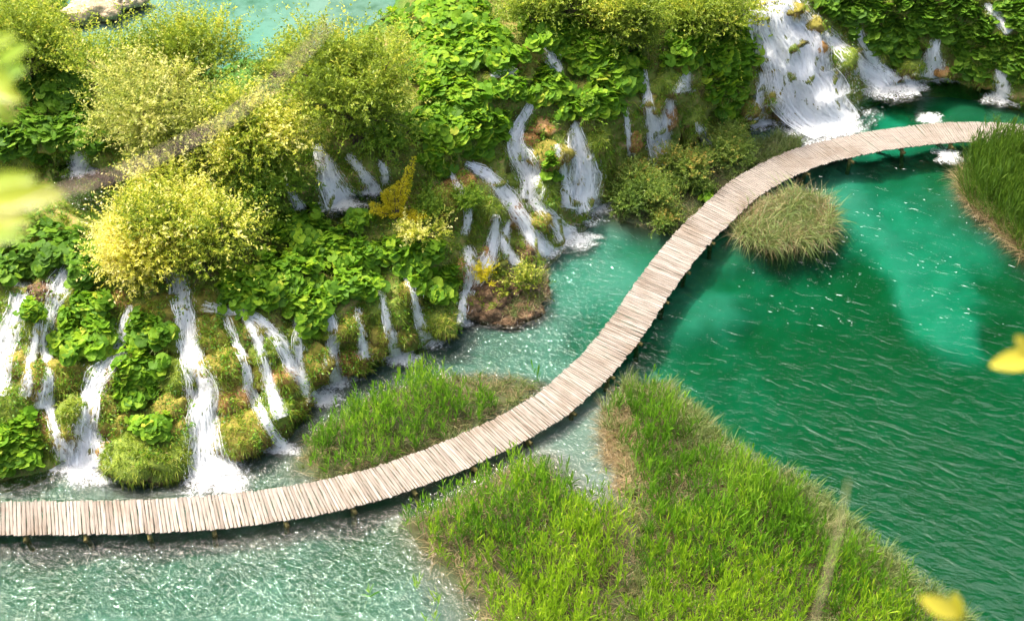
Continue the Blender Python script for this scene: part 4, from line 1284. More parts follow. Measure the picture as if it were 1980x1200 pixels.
# ------------------------------------------------------------------ butterbur: big round leaves, each leaf a piece of its own
def leaf_mesh(seed):
    r = np.random.default_rng(seed)
    na = 11
    th = np.linspace(R(20), R(340), na)            # notch at the stalk
    V = [(0.10, 0, -0.02)]
    for ring, rr in ((0, 0.55), (1, 1.0)):
        for i, t_ in enumerate(th):
            q = rr * (1 + r.normal(0, 0.05))
            if ring:
                q *= 0.93 + 0.09 * (i % 2)
            z = -0.10 * rr ** 2 + 0.13 * rr + (0.10 * math.sin(t_ * 3 + seed) + r.normal(0, 0.05)) * rr ** 2
            V.append((math.cos(t_) * q * 0.98 , math.sin(t_) * q, z))
    F = []
    for i in range(na - 1):
        F.append((0, 1 + i, 2 + i))
        F.append((1 + i, 1 + na + i, 2 + na + i, 2 + i))
    me = bpy.data.meshes.new('leaf')
    me.from_pydata(V, [], F)
    me.update()
    return me


leaf_var = {}
for mk in ('butterbur', 'butterbur_dark'):
    leaf_var[mk] = []
    for i in range(6):
        me = leaf_mesh(300 + i)
        me.materials.append(M[mk])
        leaf_var[mk].append(me)

# x, y, half width, half height, leaf size in photo px, dark?, label
CLUMPS = [
    (166, 642, 66, 62, 20, 0, 'round dome of butterbur leaves between the two left falls'),
    (286, 640, 44, 34, 18, 0, 'butterbur patch at the top of the leafy strip left of the tallest fall'),
    (268, 712, 50, 48, 19, 0, 'butterbur patch midway down the strip left of the tallest fall'),
    (262, 758, 36, 26, 18, 0, 'lowest hanging butterbur tuft of the strip left of the tallest fall'),
    (296, 822, 38, 24, 18, 0, 'butterbur tuft crowning the largest grassy dome'),
    (36, 870, 56, 66, 22, 0, 'butterbur bank at the left edge just above the boardwalk'),
    (62, 600, 26, 18, 14, 0, 'small butterbur tuft on the far-left hummock'),
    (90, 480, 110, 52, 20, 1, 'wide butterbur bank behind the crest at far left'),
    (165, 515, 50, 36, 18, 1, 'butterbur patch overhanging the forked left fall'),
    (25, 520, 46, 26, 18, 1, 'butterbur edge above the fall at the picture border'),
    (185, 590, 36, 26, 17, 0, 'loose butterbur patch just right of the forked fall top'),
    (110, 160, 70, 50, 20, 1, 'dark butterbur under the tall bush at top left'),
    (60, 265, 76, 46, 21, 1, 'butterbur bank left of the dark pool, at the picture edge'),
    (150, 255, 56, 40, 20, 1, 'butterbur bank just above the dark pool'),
    (480, 560, 60, 50, 19, 0, 'left portion of the broad butterbur slope under the golden willow'),
    (560, 530, 66, 56, 19, 0, 'middle portion of the broad butterbur slope under the golden willow'),
    (600, 595, 50, 46, 18, 0, 'lower tongue of the broad butterbur slope above the short chute'),
    (580, 440, 54, 40, 19, 0, 'upper butterbur hump right of the golden willow, left of the terrace'),
    (640, 480, 46, 34, 18, 0, 'butterbur on the terrace below the broad terrace fall'),
    (690, 545, 52, 34, 19, 0, 'butterbur cap over the left twin fall'),
    (712, 490, 46, 26, 17, 0, 'low butterbur under the yellow shrub'),
    (690, 424, 26, 20, 15, 0, 'tiny butterbur tuft on the bare terrace ground'),
    (800, 490, 56, 36, 19, 0, 'butterbur above the right twin fall, below the yellow-green shrub'),
    (846, 548, 44, 34, 18, 0, 'butterbur draped over the dark green moss wall'),
    (862, 30, 100, 44, 20, 0, 'topmost butterbur hill at the top centre, beside the upper lake'),
    (936, 92, 70, 44, 20, 0, 'butterbur hill left of the grey-green boulder'),
    (850, 112, 66, 48, 20, 0, 'butterbur hillside right of the large olive willow top'),
    (880, 190, 72, 50, 21, 0, 'butterbur mass midway above the diagonal cascade'),
    (920, 250, 60, 46, 21, 0, 'butterbur mass hanging left of the central cascade head'),
    (838, 240, 46, 40, 20, 0, 'butterbur at the right flank of the large olive willow'),
    (850, 310, 32, 26, 16, 0, 'small butterbur patch above the brown and ochre rock'),
    (990, 168, 30, 24, 16, 0, 'small round butterbur tuft in the central cascade head'),
    (1062, 166, 42, 36, 18, 0, 'round butterbur dome in the middle of the central cascade'),
    (1108, 205, 34, 22, 17, 0, 'butterbur lip over the central plunge'),
    (1060, 52, 56, 40, 19, 0, 'butterbur under the yellowish bushes at the top, left side'),
    (1132, 92, 60, 46, 19, 0, 'butterbur under the yellowish bushes at the top, middle'),
    (1196, 130, 56, 48, 20, 0, 'butterbur apron above the thinnest trickle'),
    (1162, 190, 44, 40, 19, 0, 'butterbur tongue hanging right of the central plunge'),
    (1066, 326, 20, 24, 14, 0, 'little bright butterbur tuft on the shaggy moss pillar'),
    (1340, 88, 60, 42, 19, 0, 'butterbur above the short upper spout'),
    (1420, 92, 56, 56, 19, 0, 'butterbur bank bordering the largest cascade on the left'),
    (1406, 172, 40, 50, 19, 0, 'long butterbur tongue between moss curtain and largest cascade'),
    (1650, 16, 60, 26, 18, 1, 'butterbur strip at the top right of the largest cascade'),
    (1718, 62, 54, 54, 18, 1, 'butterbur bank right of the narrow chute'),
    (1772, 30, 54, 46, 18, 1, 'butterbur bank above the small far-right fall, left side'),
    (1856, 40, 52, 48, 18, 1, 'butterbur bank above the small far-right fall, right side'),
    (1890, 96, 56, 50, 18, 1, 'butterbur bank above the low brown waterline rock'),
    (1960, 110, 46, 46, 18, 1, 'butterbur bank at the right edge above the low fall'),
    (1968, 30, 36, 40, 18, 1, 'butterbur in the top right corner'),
    (1368, 382, 14, 12, 10, 0, 'tiny butterbur tuft at the shrub foot beside the boardwalk'),
]
for k, (x, y, rx, ry, lp, dark, lab) in enumerate(CLUMPS):
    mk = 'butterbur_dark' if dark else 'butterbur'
    cen = cast_or_lake(x, y + ry * 0.4, bvh)[0]
    t = empty('butterbur_clump', cen, lab, 'butterbur', 'butterbur clumps on the tufa slope')
    s0 = scale_at(cen)
    n = int(min(298, math.pi * rx * ry / (lp * lp) * 15.0))
    pts = []
    stem = []
    tries = 0
    while len(pts) < n and tries < n * 4:
        tries += 1
        r_ = math.sqrt(rng.random()); th = rng.random() * 6.283
        edge = 1 + 0.22 * math.sin(th * 3 + k) + 0.14 * math.sin(th * 7 + 2 * k)
        ex, ey = math.cos(th) * r_ * edge, math.sin(th) * r_ * edge
        px_, py_ = x + ex * rx, y + ey * ry
        hgt = (0.18 + 0.55 * math.sqrt(max(0, 1 - min(1, r_ * r_))) * min(1.0, rx / 45.0)) * rng.uniform(0.7, 1.1)
        cp_ = cosp(py_)
        h = cast_or_lake(px_, py_ + hgt * s0 * cp_, bvh)
        if h[0][2] < 0.02 and rx > 20:
            continue
        if fall_mask(np.array([px_]), np.array([py_]))[0] and rng.random() < 0.85:
            continue
        p_ = h[0] + np.array([0, 0, hgt]) + h[1] * 0.05
        pts.append((p_, r_, th, hgt, h[0]))
    for p_, r_, th, hgt, b_ in pts:
        sz = lp / s0 * 0.54 * rng.choice([0.55, 0.8, 1.0, 1.15, 1.3]) * rng.uniform(0.9, 1.1)
        o = bpy.data.objects.new('leaf', leaf_var[mk][rng.integers(0, 6)])
        COL.objects.link(o)
        o.parent = t
        az = math.atan2(-math.sin(th), math.cos(th)) + rng.normal(0, 0.9)
        tilt = 0.18 + 0.5 * r_ + rng.normal(0, 0.24)
        mt = Matrix.Translation(p_ - cen) @ Matrix.Rotation(az, 4, 'Z') @ Matrix.Rotation(tilt, 4, 'Y') @ Matrix.Rotation(rng.normal(0, 0.25), 4, 'X') @ Matrix.Rotation(math.pi + rng.normal(0, .6), 4, 'Z') @ Matrix.Scale(sz, 4)
        o.matrix_basis = mt
        stem.append((b_, p_))
    if stem:
        b_ = np.array([a for a, _ in stem]); e_ = np.array([c for _, c in stem])
        sv = blades(b_, e_ - b_, np.linalg.norm(e_ - b_, axis=1), 0.02, 0.0, 1, taper='flat')
        o = obj('stalks', mesh_np('stalks', *sv, mat=M['stem']), t)
        o['kind'] = 'stuff'

# ------------------------------------------------------------------ willows and shrubs
def shrub(name, lab, cat, x, y, rx, ry, palette, nshoot, seed, lobes=9, leaf=0.12, base_drop=0.75, spread=0.9, group=None, height=None, shootlen=(0.5, 1.1), sparse=False, up=0.55):
    r = np.random.default_rng(seed)
    b = cast_or_lake(x, y + ry * base_drop, bvh)[0]
    s = scale_at(b)
    cp_ = cosp(y)
    hh = ry * base_drop / (s * cp_) if height is None else height
    hh = max(hh, 0.25)
    cen = b + np.array([0, 0, hh])
    A = rx / s
    Zr = min(ry / s / 0.95, hh * 1.25 + 0.3)
    Yr = 0.85 * A if A < 2.0 else 0.75 * A
    Yr = min(Yr, ry / s * 1.25)
    t = empty(name, b, lab, cat, group)
    # lobes
    LC, LR = [], []
    for i in range(lobes):
        d = norm(r.normal(size=3)) * np.array([1, 1, 0.8])
        q = 0.85 * r.random() ** 0.5
        LC.append(cen + d * q * np.array([A, Yr, Zr]))
        LR.append(r.uniform(0.24, 0.50))
    LC, LR = np.array(LC), np.array(LR)
    # limbs from the base to every lobe
    limbs = []
    for c_, q in zip(LC, LR):
        p0 = b + r.normal(0, 0.12, 3) * np.array([1, 1, 0]) - np.array([0, 0, 0.15])
        mid = p0 * 0.5 + c_ * 0.5 + r.normal(0, 0.15, 3) * A * 0.4 + np.array([0, 0, 0.15])
        tt = np.linspace(0, 1, 7)[:, None]
        path = (1 - tt) ** 2 * p0 + 2 * tt * (1 - tt) * mid + tt ** 2 * c_
        r0 = 0.022 + 0.014 * A
        limbs.append(tube(path, np.linspace(r0, r0 * 0.35, 7), 6))
        for _ in range(5 if not sparse else 9):
            e_ = c_ + norm(r.normal(size=3)) * q * np.array([A, Yr, Zr]) * r.uniform(.7, 1.2)
            st = path[r.integers(3, 7)]
            mm = st * .5 + e_ * .5 + r.normal(0, .08, 3)
            tt2 = np.linspace(0, 1, 4)[:, None]
            limbs.append(tube((1 - tt2) ** 2 * st + 2 * tt2 * (1 - tt2) * mm + tt2 ** 2 * e_, np.linspace(r0 * .4, r0 * .12, 4), 4))
    V, Q, _ = join(limbs)
    o = obj('trunk', mesh_np('trunk', V, Q, smooth=True, mat=M['bark']), t)
    o['kind'] = 'stuff'
    # leafy shoots
    li = r.integers(0, lobes, nshoot)
    d = norm(r.normal(size=(nshoot, 3)))
    d[:, 2] = np.where(r.random(nshoot) < 0.75, np.abs(d[:, 2]), d[:, 2])
    q = LR[li] * r.random(nshoot) ** 0.33
    sp_ = LC[li] + d * q[:, None] * np.array([A, Yr, Zr])
    sd = norm(d * spread + np.array([0, 0, up]) + r.normal(0, 0.25, d.shape))
    sl = r.uniform(*shootlen, nshoot) * r.choice([0.6, 1.0, 1.2, 1.9], nshoot)
    K = 16
    tk = np.linspace(0.05, 1.0, K)[None] + r.normal(0, 0.02, (nshoot, K))
    bp_ = sp_[:, None] + sd[:, None] * (sl[:, None] * tk)[..., None]
    bp_[..., 2] -= 0.18 * sl[:, None] * tk ** 2
    perp = norm(np.cross(sd[:, None], r.normal(size=(nshoot, K, 3))))
    ld = norm(sd[:, None] * 0.65 + perp * 0.9)
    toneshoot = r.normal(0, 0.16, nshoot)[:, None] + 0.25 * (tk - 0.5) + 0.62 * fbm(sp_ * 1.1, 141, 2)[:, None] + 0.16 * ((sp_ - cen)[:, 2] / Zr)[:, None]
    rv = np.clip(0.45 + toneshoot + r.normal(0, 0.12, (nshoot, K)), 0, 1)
    gap = fbm(sp_ * 1.6 + seed, 151, 2) > (-0.28 if not sparse else 0.0)
    bp_, ld, rv = bp_[gap], ld[gap], rv[gap]
    nb_ = bp_.shape[0] * K
    ln_ = r.uniform(0.7, 1.25, nb_) * leaf
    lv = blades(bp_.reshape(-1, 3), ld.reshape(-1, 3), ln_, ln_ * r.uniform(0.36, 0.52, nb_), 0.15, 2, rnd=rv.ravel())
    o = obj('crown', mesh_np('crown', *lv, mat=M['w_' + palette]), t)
    o['kind'] = 'stuff'
    return t


shrub('willow_bush', 'tall olive-green bush filling the top left corner', 'willow', 64, 92, 100, 92, 'olive', 1900, 1, 17, group='willows on the slope')
shrub('willow_bush', 'feathery olive willow in front of the upper lake, behind the silvery one', 'willow', 326, 118, 165, 78, 'olive', 2300, 2, 26, base_drop=1.2, shootlen=(0.6, 1.4), up=0.9, group='willows on the slope')
shrub('willow_bush', 'silvery pale-leaved willow in the left middle distance', 'willow', 330, 222, 140, 112, 'silver', 2800, 3, 20, group='willows on the slope')
shrub('willow_bush', 'yellow-green willow between the silvery willow and the broad terrace fall', 'willow', 512, 278, 98, 100, 'bright', 2200, 4, 18, group='willows on the slope')
shrub('willow_bush', 'large yellow-green willow spreading above the tallest left fall', 'willow', 392, 425, 145, 112, 'bright', 3200, 5, 22, group='willows on the slope')
shrub('willow_bush', 'golden willow drooping over the crest of the tallest left fall', 'willow', 268, 494, 84, 84, 'yellow', 1900, 6, 18, base_drop=0.4, group='willows on the slope')
shrub('willow_bush', 'large olive willow between the upper lake and the terrace falls', 'willow', 694, 168, 142, 138, 'olive', 3400, 7, 24, group='willows on the slope')
shrub('willow_bush', 'olive twiggy willow reaching over the upper lake, left of the large olive one', 'willow', 580, 150, 66, 60, 'olive', 600, 71, 8, base_drop=0.9, sparse=True, group='willows on the slope')
shrub('willow_bush', 'green lower skirt of the large olive willow beside the leafy hillside', 'willow', 760, 262, 60, 46, 'green', 800, 72, 8, group='willows on the slope')
shrub('willow_bush', 'yellowish bush at the top edge above the leafy slope, left of its pair', 'willow', 1080, 14, 110, 40, 'olive', 1700, 8, 18, group='willows on the slope')
shrub('willow_bush', 'yellowish bush hanging low at the top edge above the split fall', 'willow', 1216, 44, 92, 64, 'olive', 1900, 9, 16, group='willows on the slope')
shrub('willow_bush', 'yellow-green bush at the top edge left of the largest cascade', 'willow', 1370, 22, 82, 52, 'olive', 1600, 10, 16, group='willows on the slope')
shrub('willow_bush', 'green willow filling the gap right of the large yellow-green willow', 'willow', 500, 360, 74, 56, 'green', 1100, 73, 12, group='willows on the slope')
shrub('low_shrub', 'low grey-green shrub nearest the central plunge foam', 'shrub', 1234, 378, 68, 56, 'shrub', 1900, 11, 16, leaf=0.085, base_drop=0.45, shootlen=(0.25, 0.6), group='low shrubs by the boardwalk')
shrub('low_shrub', 'low green shrub between the split fall and the boardwalk', 'shrub', 1318, 340, 62, 50, 'shrub', 1700, 12, 15, leaf=0.085, base_drop=0.45, shootlen=(0.25, 0.6), group='low shrubs by the boardwalk')
shrub('low_shrub', 'low green shrub under the long leaf tongue, right of its pair', 'shrub', 1396, 290, 56, 40, 'shrub', 1300, 13, 15, leaf=0.085, base_drop=0.45, shootlen=(0.25, 0.6), group='low shrubs by the boardwalk')
shrub('low_shrub', 'small shrub sprouting at the waterline beside the boardwalk bend', 'shrub', 1270, 424, 36, 24, 'shrub', 420, 14, 6, leaf=0.085, base_drop=0.3, shootlen=(0.2, 0.45), group='low shrubs by the boardwalk')
shrub('sparse_shrub', 'sparse twiggy shrub with scattered green leaves on the brown outcrop', 'shrub', 1010, 545, 56, 52, 'bright', 420, 15, 12, leaf=0.09, base_drop=0.5, shootlen=(0.3, 0.7), sparse=True)
shrub('sparse_shrub', 'small yellow sprig growing from the left of the brown outcrop', 'shrub', 938, 535, 18, 24, 'gold', 60, 16, 4, leaf=0.10, base_drop=0.7, shootlen=(0.2, 0.5))
shrub('yellow_green_shrub', 'yellow-green shrub just below the golden sprays', 'shrub', 816, 452, 46, 30, 'bright', 420, 17, 7, leaf=0.10, shootlen=(0.3, 0.6))
shrub('green_tuft_shrub', 'small fresh green bush left of the diagonal cascade', 'shrub', 902, 392, 26, 22, 'green', 260, 18, 5, leaf=0.10, shootlen=(0.25, 0.5))
shrub('green_tuft_shrub', 'small fresh green bush above the ochre ledge', 'shrub', 826, 388, 40, 26, 'green', 420, 19, 6, leaf=0.10, shootlen=(0.25, 0.5))
shrub('green_tuft_shrub', 'green weedy bush filling the gap under the round butterbur dome', 'shrub', 1135, 215, 26, 26, 'green', 260, 20, 5, leaf=0.10, shootlen=(0.25, 0.5))

# golden shrub with flat sprays
gb = cast(765, 425, bvh)[0]
gs = scale_at(gb)
t = empty('golden_shrub', gb, 'bright golden-yellow shrub with flat feathery sprays on the terrace', 'shrub')
limbs, lv = [], []
for (tx, ty) in ((800, 310), (790, 330), (770, 345), (742, 378), (735, 405), (760, 388), (785, 372), (722, 400), (752, 360), (778, 415), (806, 415), (770, 432), (826, 408)):
    for rep in range(2):
        dx, dy = (tx - 765) / gs, (425 - ty) / gs
        tip = gb + np.array([dx + rng.normal(0, .08), -0.1 + dy * 0.35 + rng.normal(0, .2), max(0.3, dy * 0.95)])
        mid = gb * .5 + tip * .5 + np.array([0, 0, 0.12]) + rng.normal(0, .06, 3)
        tt = np.linspace(0, 1, 8)[:, None]
        path = (1 - tt) ** 2 * gb + 2 * tt * (1 - tt) * mid + tt ** 2 * tip
        limbs.append(tube(path, np.linspace(.022, .006, 8), 5))
        nl = 190
        u_ = rng.uniform(0.35, 1.02, nl)
        pp = np.stack([np.interp(u_, tt[:, 0], path[:, k]) for k in range(3)], 1)
        dr = norm(tip - gb)
        sd_ = norm(np.cross(dr, [0, 0, 1.0]))
        sg = np.where(rng.random(nl) < .5, -1, 1)[:, None]
        off = rng.random(nl)[:, None] * 0.34 * (1.15 - u_[:, None])
        pp = pp + sd_ * sg * off + dr * off * 0.6 + rng.normal(0, .03, pp.shape)
        lv.append(blades(pp, dr * .6 + sd_ * sg * .7 + rng.normal(0, .25, pp.shape), rng.uniform(.06, .11, nl), rng.uniform(.035, .06, nl), .1, 2))
V, Q, _ = join(limbs)
obj('trunk', mesh_np('trunk', V, Q, smooth=True, mat=M['bark']), t)['kind'] = 'stuff'
V, Q, r_ = join(lv)
obj('crown', mesh_np('crown', V, Q, r_, mat=M['w_gold']), t)['kind'] = 'stuff'

# ------------------------------------------------------------------ reeds
def scatter_poly(poly, density, jitter=None):
    P = np.array(poly)
    lo, hi = P.min(0), P.max(0)
    n = int((hi - lo).prod() * density)
    q = lo + rng.random((n, 2)) * (hi - lo)
    return q[inpoly(q, poly)]


def visible(q, z=0.0, margin=90):
    p3 = np.concatenate([q, np.full((len(q), 1), z)], 1)
    s_ = proj(p3)
    return (s_[:, 0] > -margin) & (s_[:, 0] < 1980 + margin) & (s_[:, 1] > -margin) & (s_[:, 1] < 1200 + margin + 40)


def walk_clear(q, d=0.72):
    return segdist(q, [tuple(p[:2]) for p in fine[::12]], closed=False) > d


def reed_mesh(q, hgt, K=9, lean=0.16, tone=None, leafL=(0.40, 0.75), wid=0.036):
    n = len(q)
    base = np.concatenate([q, np.full((n, 1), -0.1)], 1)
    ld = rng.normal(0, lean, (n, 2)) + np.array([0.05, 0.02])
    d = norm(np.concatenate([ld, np.ones((n, 1))], 1))
    if tone is None:
        tone = np.zeros(n)
    st = blades(base, d, hgt, 0.016, 0.0, 2, taper='blade', rnd=np.clip(0.35 + tone, 0, 1))
    tk = np.sort(rng.uniform(0.30, 1.0, (n, K)), axis=1)
    P = base[:, None] + d[:, None] * (hgt[:, None] * tk)[..., None]
    az = rng.random(n)[:, None] * 6.283 + np.arange(K)[None] * math.pi + rng.normal(0, 0.6, (n, K))
    el = np.clip(R(52) + R(30) * tk + rng.normal(0, 0.18, (n, K)), 0.2, 1.5)
    dd = np.stack([np.cos(az) * np.cos(el), np.sin(az) * np.cos(el), np.sin(el)], -1)
    L = rng.uniform(*leafL, (n, K)) * (1.1 - 0.35 * tk)
    rv = np.clip(0.18 + 0.5 * tk + tone[:, None] + rng.normal(0, 0.12, (n, K)), 0, 1)
    lf = blades(P.reshape(-1, 3), dd.reshape(-1, 3), L.ravel(), rng.uniform(.7, 1.25, n * K) * wid, 0.22, 3, rnd=rv.ravel(), taper='leaf')
    return join([st, lf])


def sedge_mesh(q, L=(0.6, 1.3), per=14, wid=0.026, flop=0.7, dirb=(0, 0), clump=0.3):
    n = len(q) * per
    cd_ = np.repeat(rng.normal(0, clump, (len(q), 2)), per, 0)
    lf_ = np.repeat(rng.uniform(0.65, 1.25, len(q)), per)
    base = np.repeat(np.concatenate([q, np.full((len(q), 1), 0.0)], 1), per, 0) + rng.normal(0, .06, (n, 3)) * np.array([1, 1, 0])
    d = norm(np.concatenate([rng.normal(0, .32, (n, 2)) + cd_ + np.array(dirb), np.ones((n, 1))], 1))
    tone = np.repeat(rng.normal(0.45, 0.18, len(q)), per) + rng.normal(0, .14, n)
    return blades(base, d, rng.uniform(*L, n) * lf_, wid, rng.uniform(.35, 1.0, n) * flop, 4, taper='blade', rnd=np.clip(tone, 0, 1))


def straw_mesh(q, L=(0.4, 1.1), per=5):
    n = len(q) * per
    base = np.repeat(np.concatenate([q, np.full((len(q), 1), 0.03)], 1), per, 0) + rng.normal(0, .12, (n, 3)) * np.array([1, 1, 0.1])
    d = norm(np.concatenate([rng.normal(0, .7, (n, 2)), rng.uniform(.15, 1.0, (n, 1))], 1))
    return blades(base, d, rng.uniform(*L, n), 0.014, rng.uniform(.1, .6, n), 3, taper='blade')


def reed_bed(name, lab, layers):
    """layers: list of (part name, mesh tuple, material)"""
    c = layers[0][1][0].mean(0)
    t = empty(name, (c[0], c[1], 0), lab, 'reeds')
    for nm, ms, mt in layers:
        o = obj(nm, mesh_np(nm, *ms, mat=M[mt]), t)
        o['kind'] = 'stuff'
    return t


def px_of(q):
    return proj(np.concatenate([q, np.zeros((len(q), 1))], 1))


def thin(q, poly, soft):
    """fewer shoots towards the edge, as stands have"""
    return q[rng.random(len(q)) < sstep(segdist(q, poly), -0.1, soft) * 0.8 + 0.2]


# bed between cascade and walk
q = thin(scatter_poly(RW['mid'], 26), RW['mid'], 0.9)
q = q[walk_clear(q, 0.95)]
cl = fbm(np.concatenate([q * 0.55, np.zeros((len(q), 1))], 1), 161, 2)
q1, c1 = q[cl > -0.15], cl[cl > -0.15]
h1 = 1.25 + 0.95 * np.clip(c1 + 0.1, 0, 1) + rng.normal(0, .12, len(q1))
near = 1 - sstep(segdist(q1, [tuple(p[:2]) for p in fine[::12]], closed=False), 0.9, 2.6)
h1 = h1 * (1 - 0.5 * near)
qs = scatter_poly(RW['mid'], 9); qs = qs[walk_clear(qs, 0.95)]
qd = scatter_poly(RW['mid'], 14); qd = qd[walk_clear(qd, 0.9)]
reed_bed('reed_bed', 'green reed bed between the mossy cascade and the boardwalk', [('reed_shoots', reed_mesh(q1, h1, tone=0.4 * c1), 'reed'), ('sedge_blades', sedge_mesh(qs, (0.4, 0.95), 12), 'sedge'), ('straw', straw_mesh(qd, (0.3, 0.9), 6), 'straw')])

# great bed in the foreground
poly = RW['near_left']
q = scatter_poly(poly, 32); q = thin(q[visible(q)], poly, 1.6)
q = q[walk_clear(q, 0.95)]
s_ = px_of(q)
cl = fbm(np.concatenate([q * 0.5, np.zeros((len(q), 1))], 1), 171, 2)
q, s_, cl = q[cl > -0.62], s_[cl > -0.62], cl[cl > -0.62]
h = (1.45 + 1.0 * cl + rng.normal(0, .16, len(q))) * (0.62 + 0.38 * sstep(segdist(q, [tuple(p[:2]) for p in fine[::12]], closed=False), 0.9, 2.4))
lit = rng.random(len(q)) < sstep(s_[:, 1] + 80 * cl, 985, 1130)  # shoots in the sunlit patch get the paler, painted-light leaf colour
qs = scatter_poly(poly, 12); qs = qs[visible(qs) & walk_clear(qs, 0.9)]
reed_bed('reed_bed', 'sunlit yellow-green reed bed at the bottom centre below the boardwalk', [('reed_shoots', reed_mesh(q[~lit], h[~lit], tone=0.4 * cl[~lit]), 'reed'), ('sunlit_shoots', reed_mesh(q[lit], h[lit], tone=0.2 * cl[lit]), 'reed_lit'), ('straw', straw_mesh(qs, (0.4, 1.1), 8), 'straw')])
poly = RW['near_right']
q = scatter_poly(poly, 32); q = q[visible(q) & walk_clear(q, 0.95)]
s_ = px_of(q)
# shore side turns into pale sedge
shore = segdist(q, [at(*p)[:2] for p in [(1280, 745), (1345, 795), (1430, 880), (1520, 925), (1590, 960), (1650, 1020), (1750, 1110), (1850, 1190), (1990, 1330)]], closed=False)
cl = fbm(np.concatenate([q * 0.5, np.zeros((len(q), 1))], 1), 181, 2)
isreed = (segdist(q, poly) > 0.5 + 0.7 * cl) & (rng.random(len(q)) < sstep(shore + cl * 0.8, 0.5, 1.9)) & (cl > -0.55)
qr, cr_ = q[isreed], cl[isreed]
sr = px_of(qr)
h = (1.45 + 0.9 * cr_ + rng.normal(0, .15, len(qr))) * (0.7 + 0.3 * sstep(segdist(qr, [tuple(p[:2]) for p in fine[::12]], closed=False), 0.9, 2.4))
lit = rng.random(len(qr)) < sstep(sr[:, 1] - 0.28 * np.abs(sr[:, 0] - 1220) + 60 * cr_, 960, 1120) * 0.9  # sunlit patch around the bottom centre, painted through leaf colour
qs = q[(~isreed) & (rng.random(len(q)) < 0.5)]
qe = scatter_poly(poly, 26); qe = qe[visible(qe)]
se = segdist(qe, [at(*p)[:2] for p in [(1280, 745), (1345, 795), (1430, 880), (1520, 925), (1590, 960), (1650, 1020), (1750, 1110), (1850, 1190), (1990, 1330)]], closed=False)
qe = qe[se < 1.6]
qd = scatter_poly(poly, 10); qd = qd[visible(qd) & walk_clear(qd, 0.9)]
pd_ = px_of(qd)
qd2 = scatter_poly([tuple(at(*p)[:2]) for p in [(1165, 800), (1200, 790), (1235, 850), (1240, 920), (1200, 960), (1170, 880)]], 40)
reed_bed('reed_bed', 'great reed bed at the lower right with grey sedge along the lake shore', [('reed_shoots', reed_mesh(qr[~lit], h[~lit], tone=0.4 * cr_[~lit]), 'reed'), ('sunlit_shoots', reed_mesh(qr[lit], h[lit], tone=0.2 * cr_[lit]), 'reed_lit'), ('sedge_blades', sedge_mesh(np.concatenate([qs, qe]), (0.6, 1.25), 13, dirb=(0.25, 0.2)), 'sedge'), ('straw', straw_mesh(np.concatenate([qd, qd2, qd2]), (0.4, 1.2), 7), 'straw')])
# loose shoots standing in the lower left water
q = scatter_poly([tuple(at(*p)[:2]) for p in [(740, 1010), (790, 1010), (900, 1140), (950, 1230), (800, 1230), (700, 1170), (760, 1100)]], 1.1)
reed_bed('sparse_reeds', 'loose scattered reed shoots standing in the pale water at bottom left', [('reed_shoots', reed_mesh(q, rng.uniform(.6, 1.1, len(q))), 'reed_lit'), ('straw', straw_mesh(q, (0.5, 1.3), 2), 'straw')])
# sedge tussock in the lake
q = scatter_poly(RW['sedge'], 46)
q2 = scatter_poly(RW['sedge'], 22)
reed_bed('sedge_tussock', 'shaggy arching sedge tussock in the lake right of the boardwalk bend', [('sedge_blades', sedge_mesh(q[::2], (0.8, 2.3), 18, wid=0.030, flop=1.0, dirb=(0.12, -0.15), clump=0.75), 'sedge'), ('straw', straw_mesh(np.repeat(q2[segdist(q2, RW['sedge']) < 0.8], 2, 0), (0.6, 1.5), 12), 'straw')])
# tall dark reeds at the right edge
poly = RW['right']
q = scatter_poly(poly, 60); q = q[visible(q) & (segdist(q, poly) > 0.05)]
q = q[walk_clear(q, 0.9)]
edge = segdist(q, [at(*p)[:2] for p in [(1850, 345), (1868, 395), (1930, 450), (1990, 505), (2120, 600)]], closed=False)
qi = q[edge > 0.5]
qs = q[edge < 1.0]
reed_bed('reed_bed', 'tall dark green reeds at the right edge where the boardwalk ends', [('reed_shoots', reed_mesh(qi, rng.uniform(1.3, 2.1, len(qi)), K=8, leafL=(.5, .9)), 'reed_dark'), ('sedge_blades', sedge_mesh(q[::2], (1.2, 2.2), 10, flop=0.35), 'reed_dark'), ('straw', straw_mesh(np.concatenate([qs, qs]), (0.6, 1.3), 8), 'straw')])
# dry skirt of the brown outcrop
q = scatter_poly([tuple(at(*p)[:2]) for p in [(965, 612), (985, 570), (1030, 520), (1058, 545), (1050, 590), (1000, 630)]], 26)
gz = sedge_mesh(q, (0.3, 0.8), 10, flop=0.8)
gz[0][:, 2] += 0.22
sz_ = straw_mesh(np.repeat(q, 2, 0), (0.3, 0.8), 7)
sz_[0][:, 2] += 0.18
reed_bed('dry_grass', 'dry grass and straw skirt along the right side of the brown outcrop', [('grass_blades', gz, 'sedge'), ('straw', sz_, 'straw')])
q = scatter_poly([tuple(at(*p, 0.5)[:2]) for p in [(890, 590), (920, 545), (985, 530), (1000, 570), (950, 610)]], 9)
gz = sedge_mesh(q, (0.2, 0.5), 12, flop=0.7)
gz[0][:, 2] += 0.72
reed_bed('grass_tuft', 'green grass tufts growing on top of the brown outcrop', [('grass_blades', gz, 'blade0')])
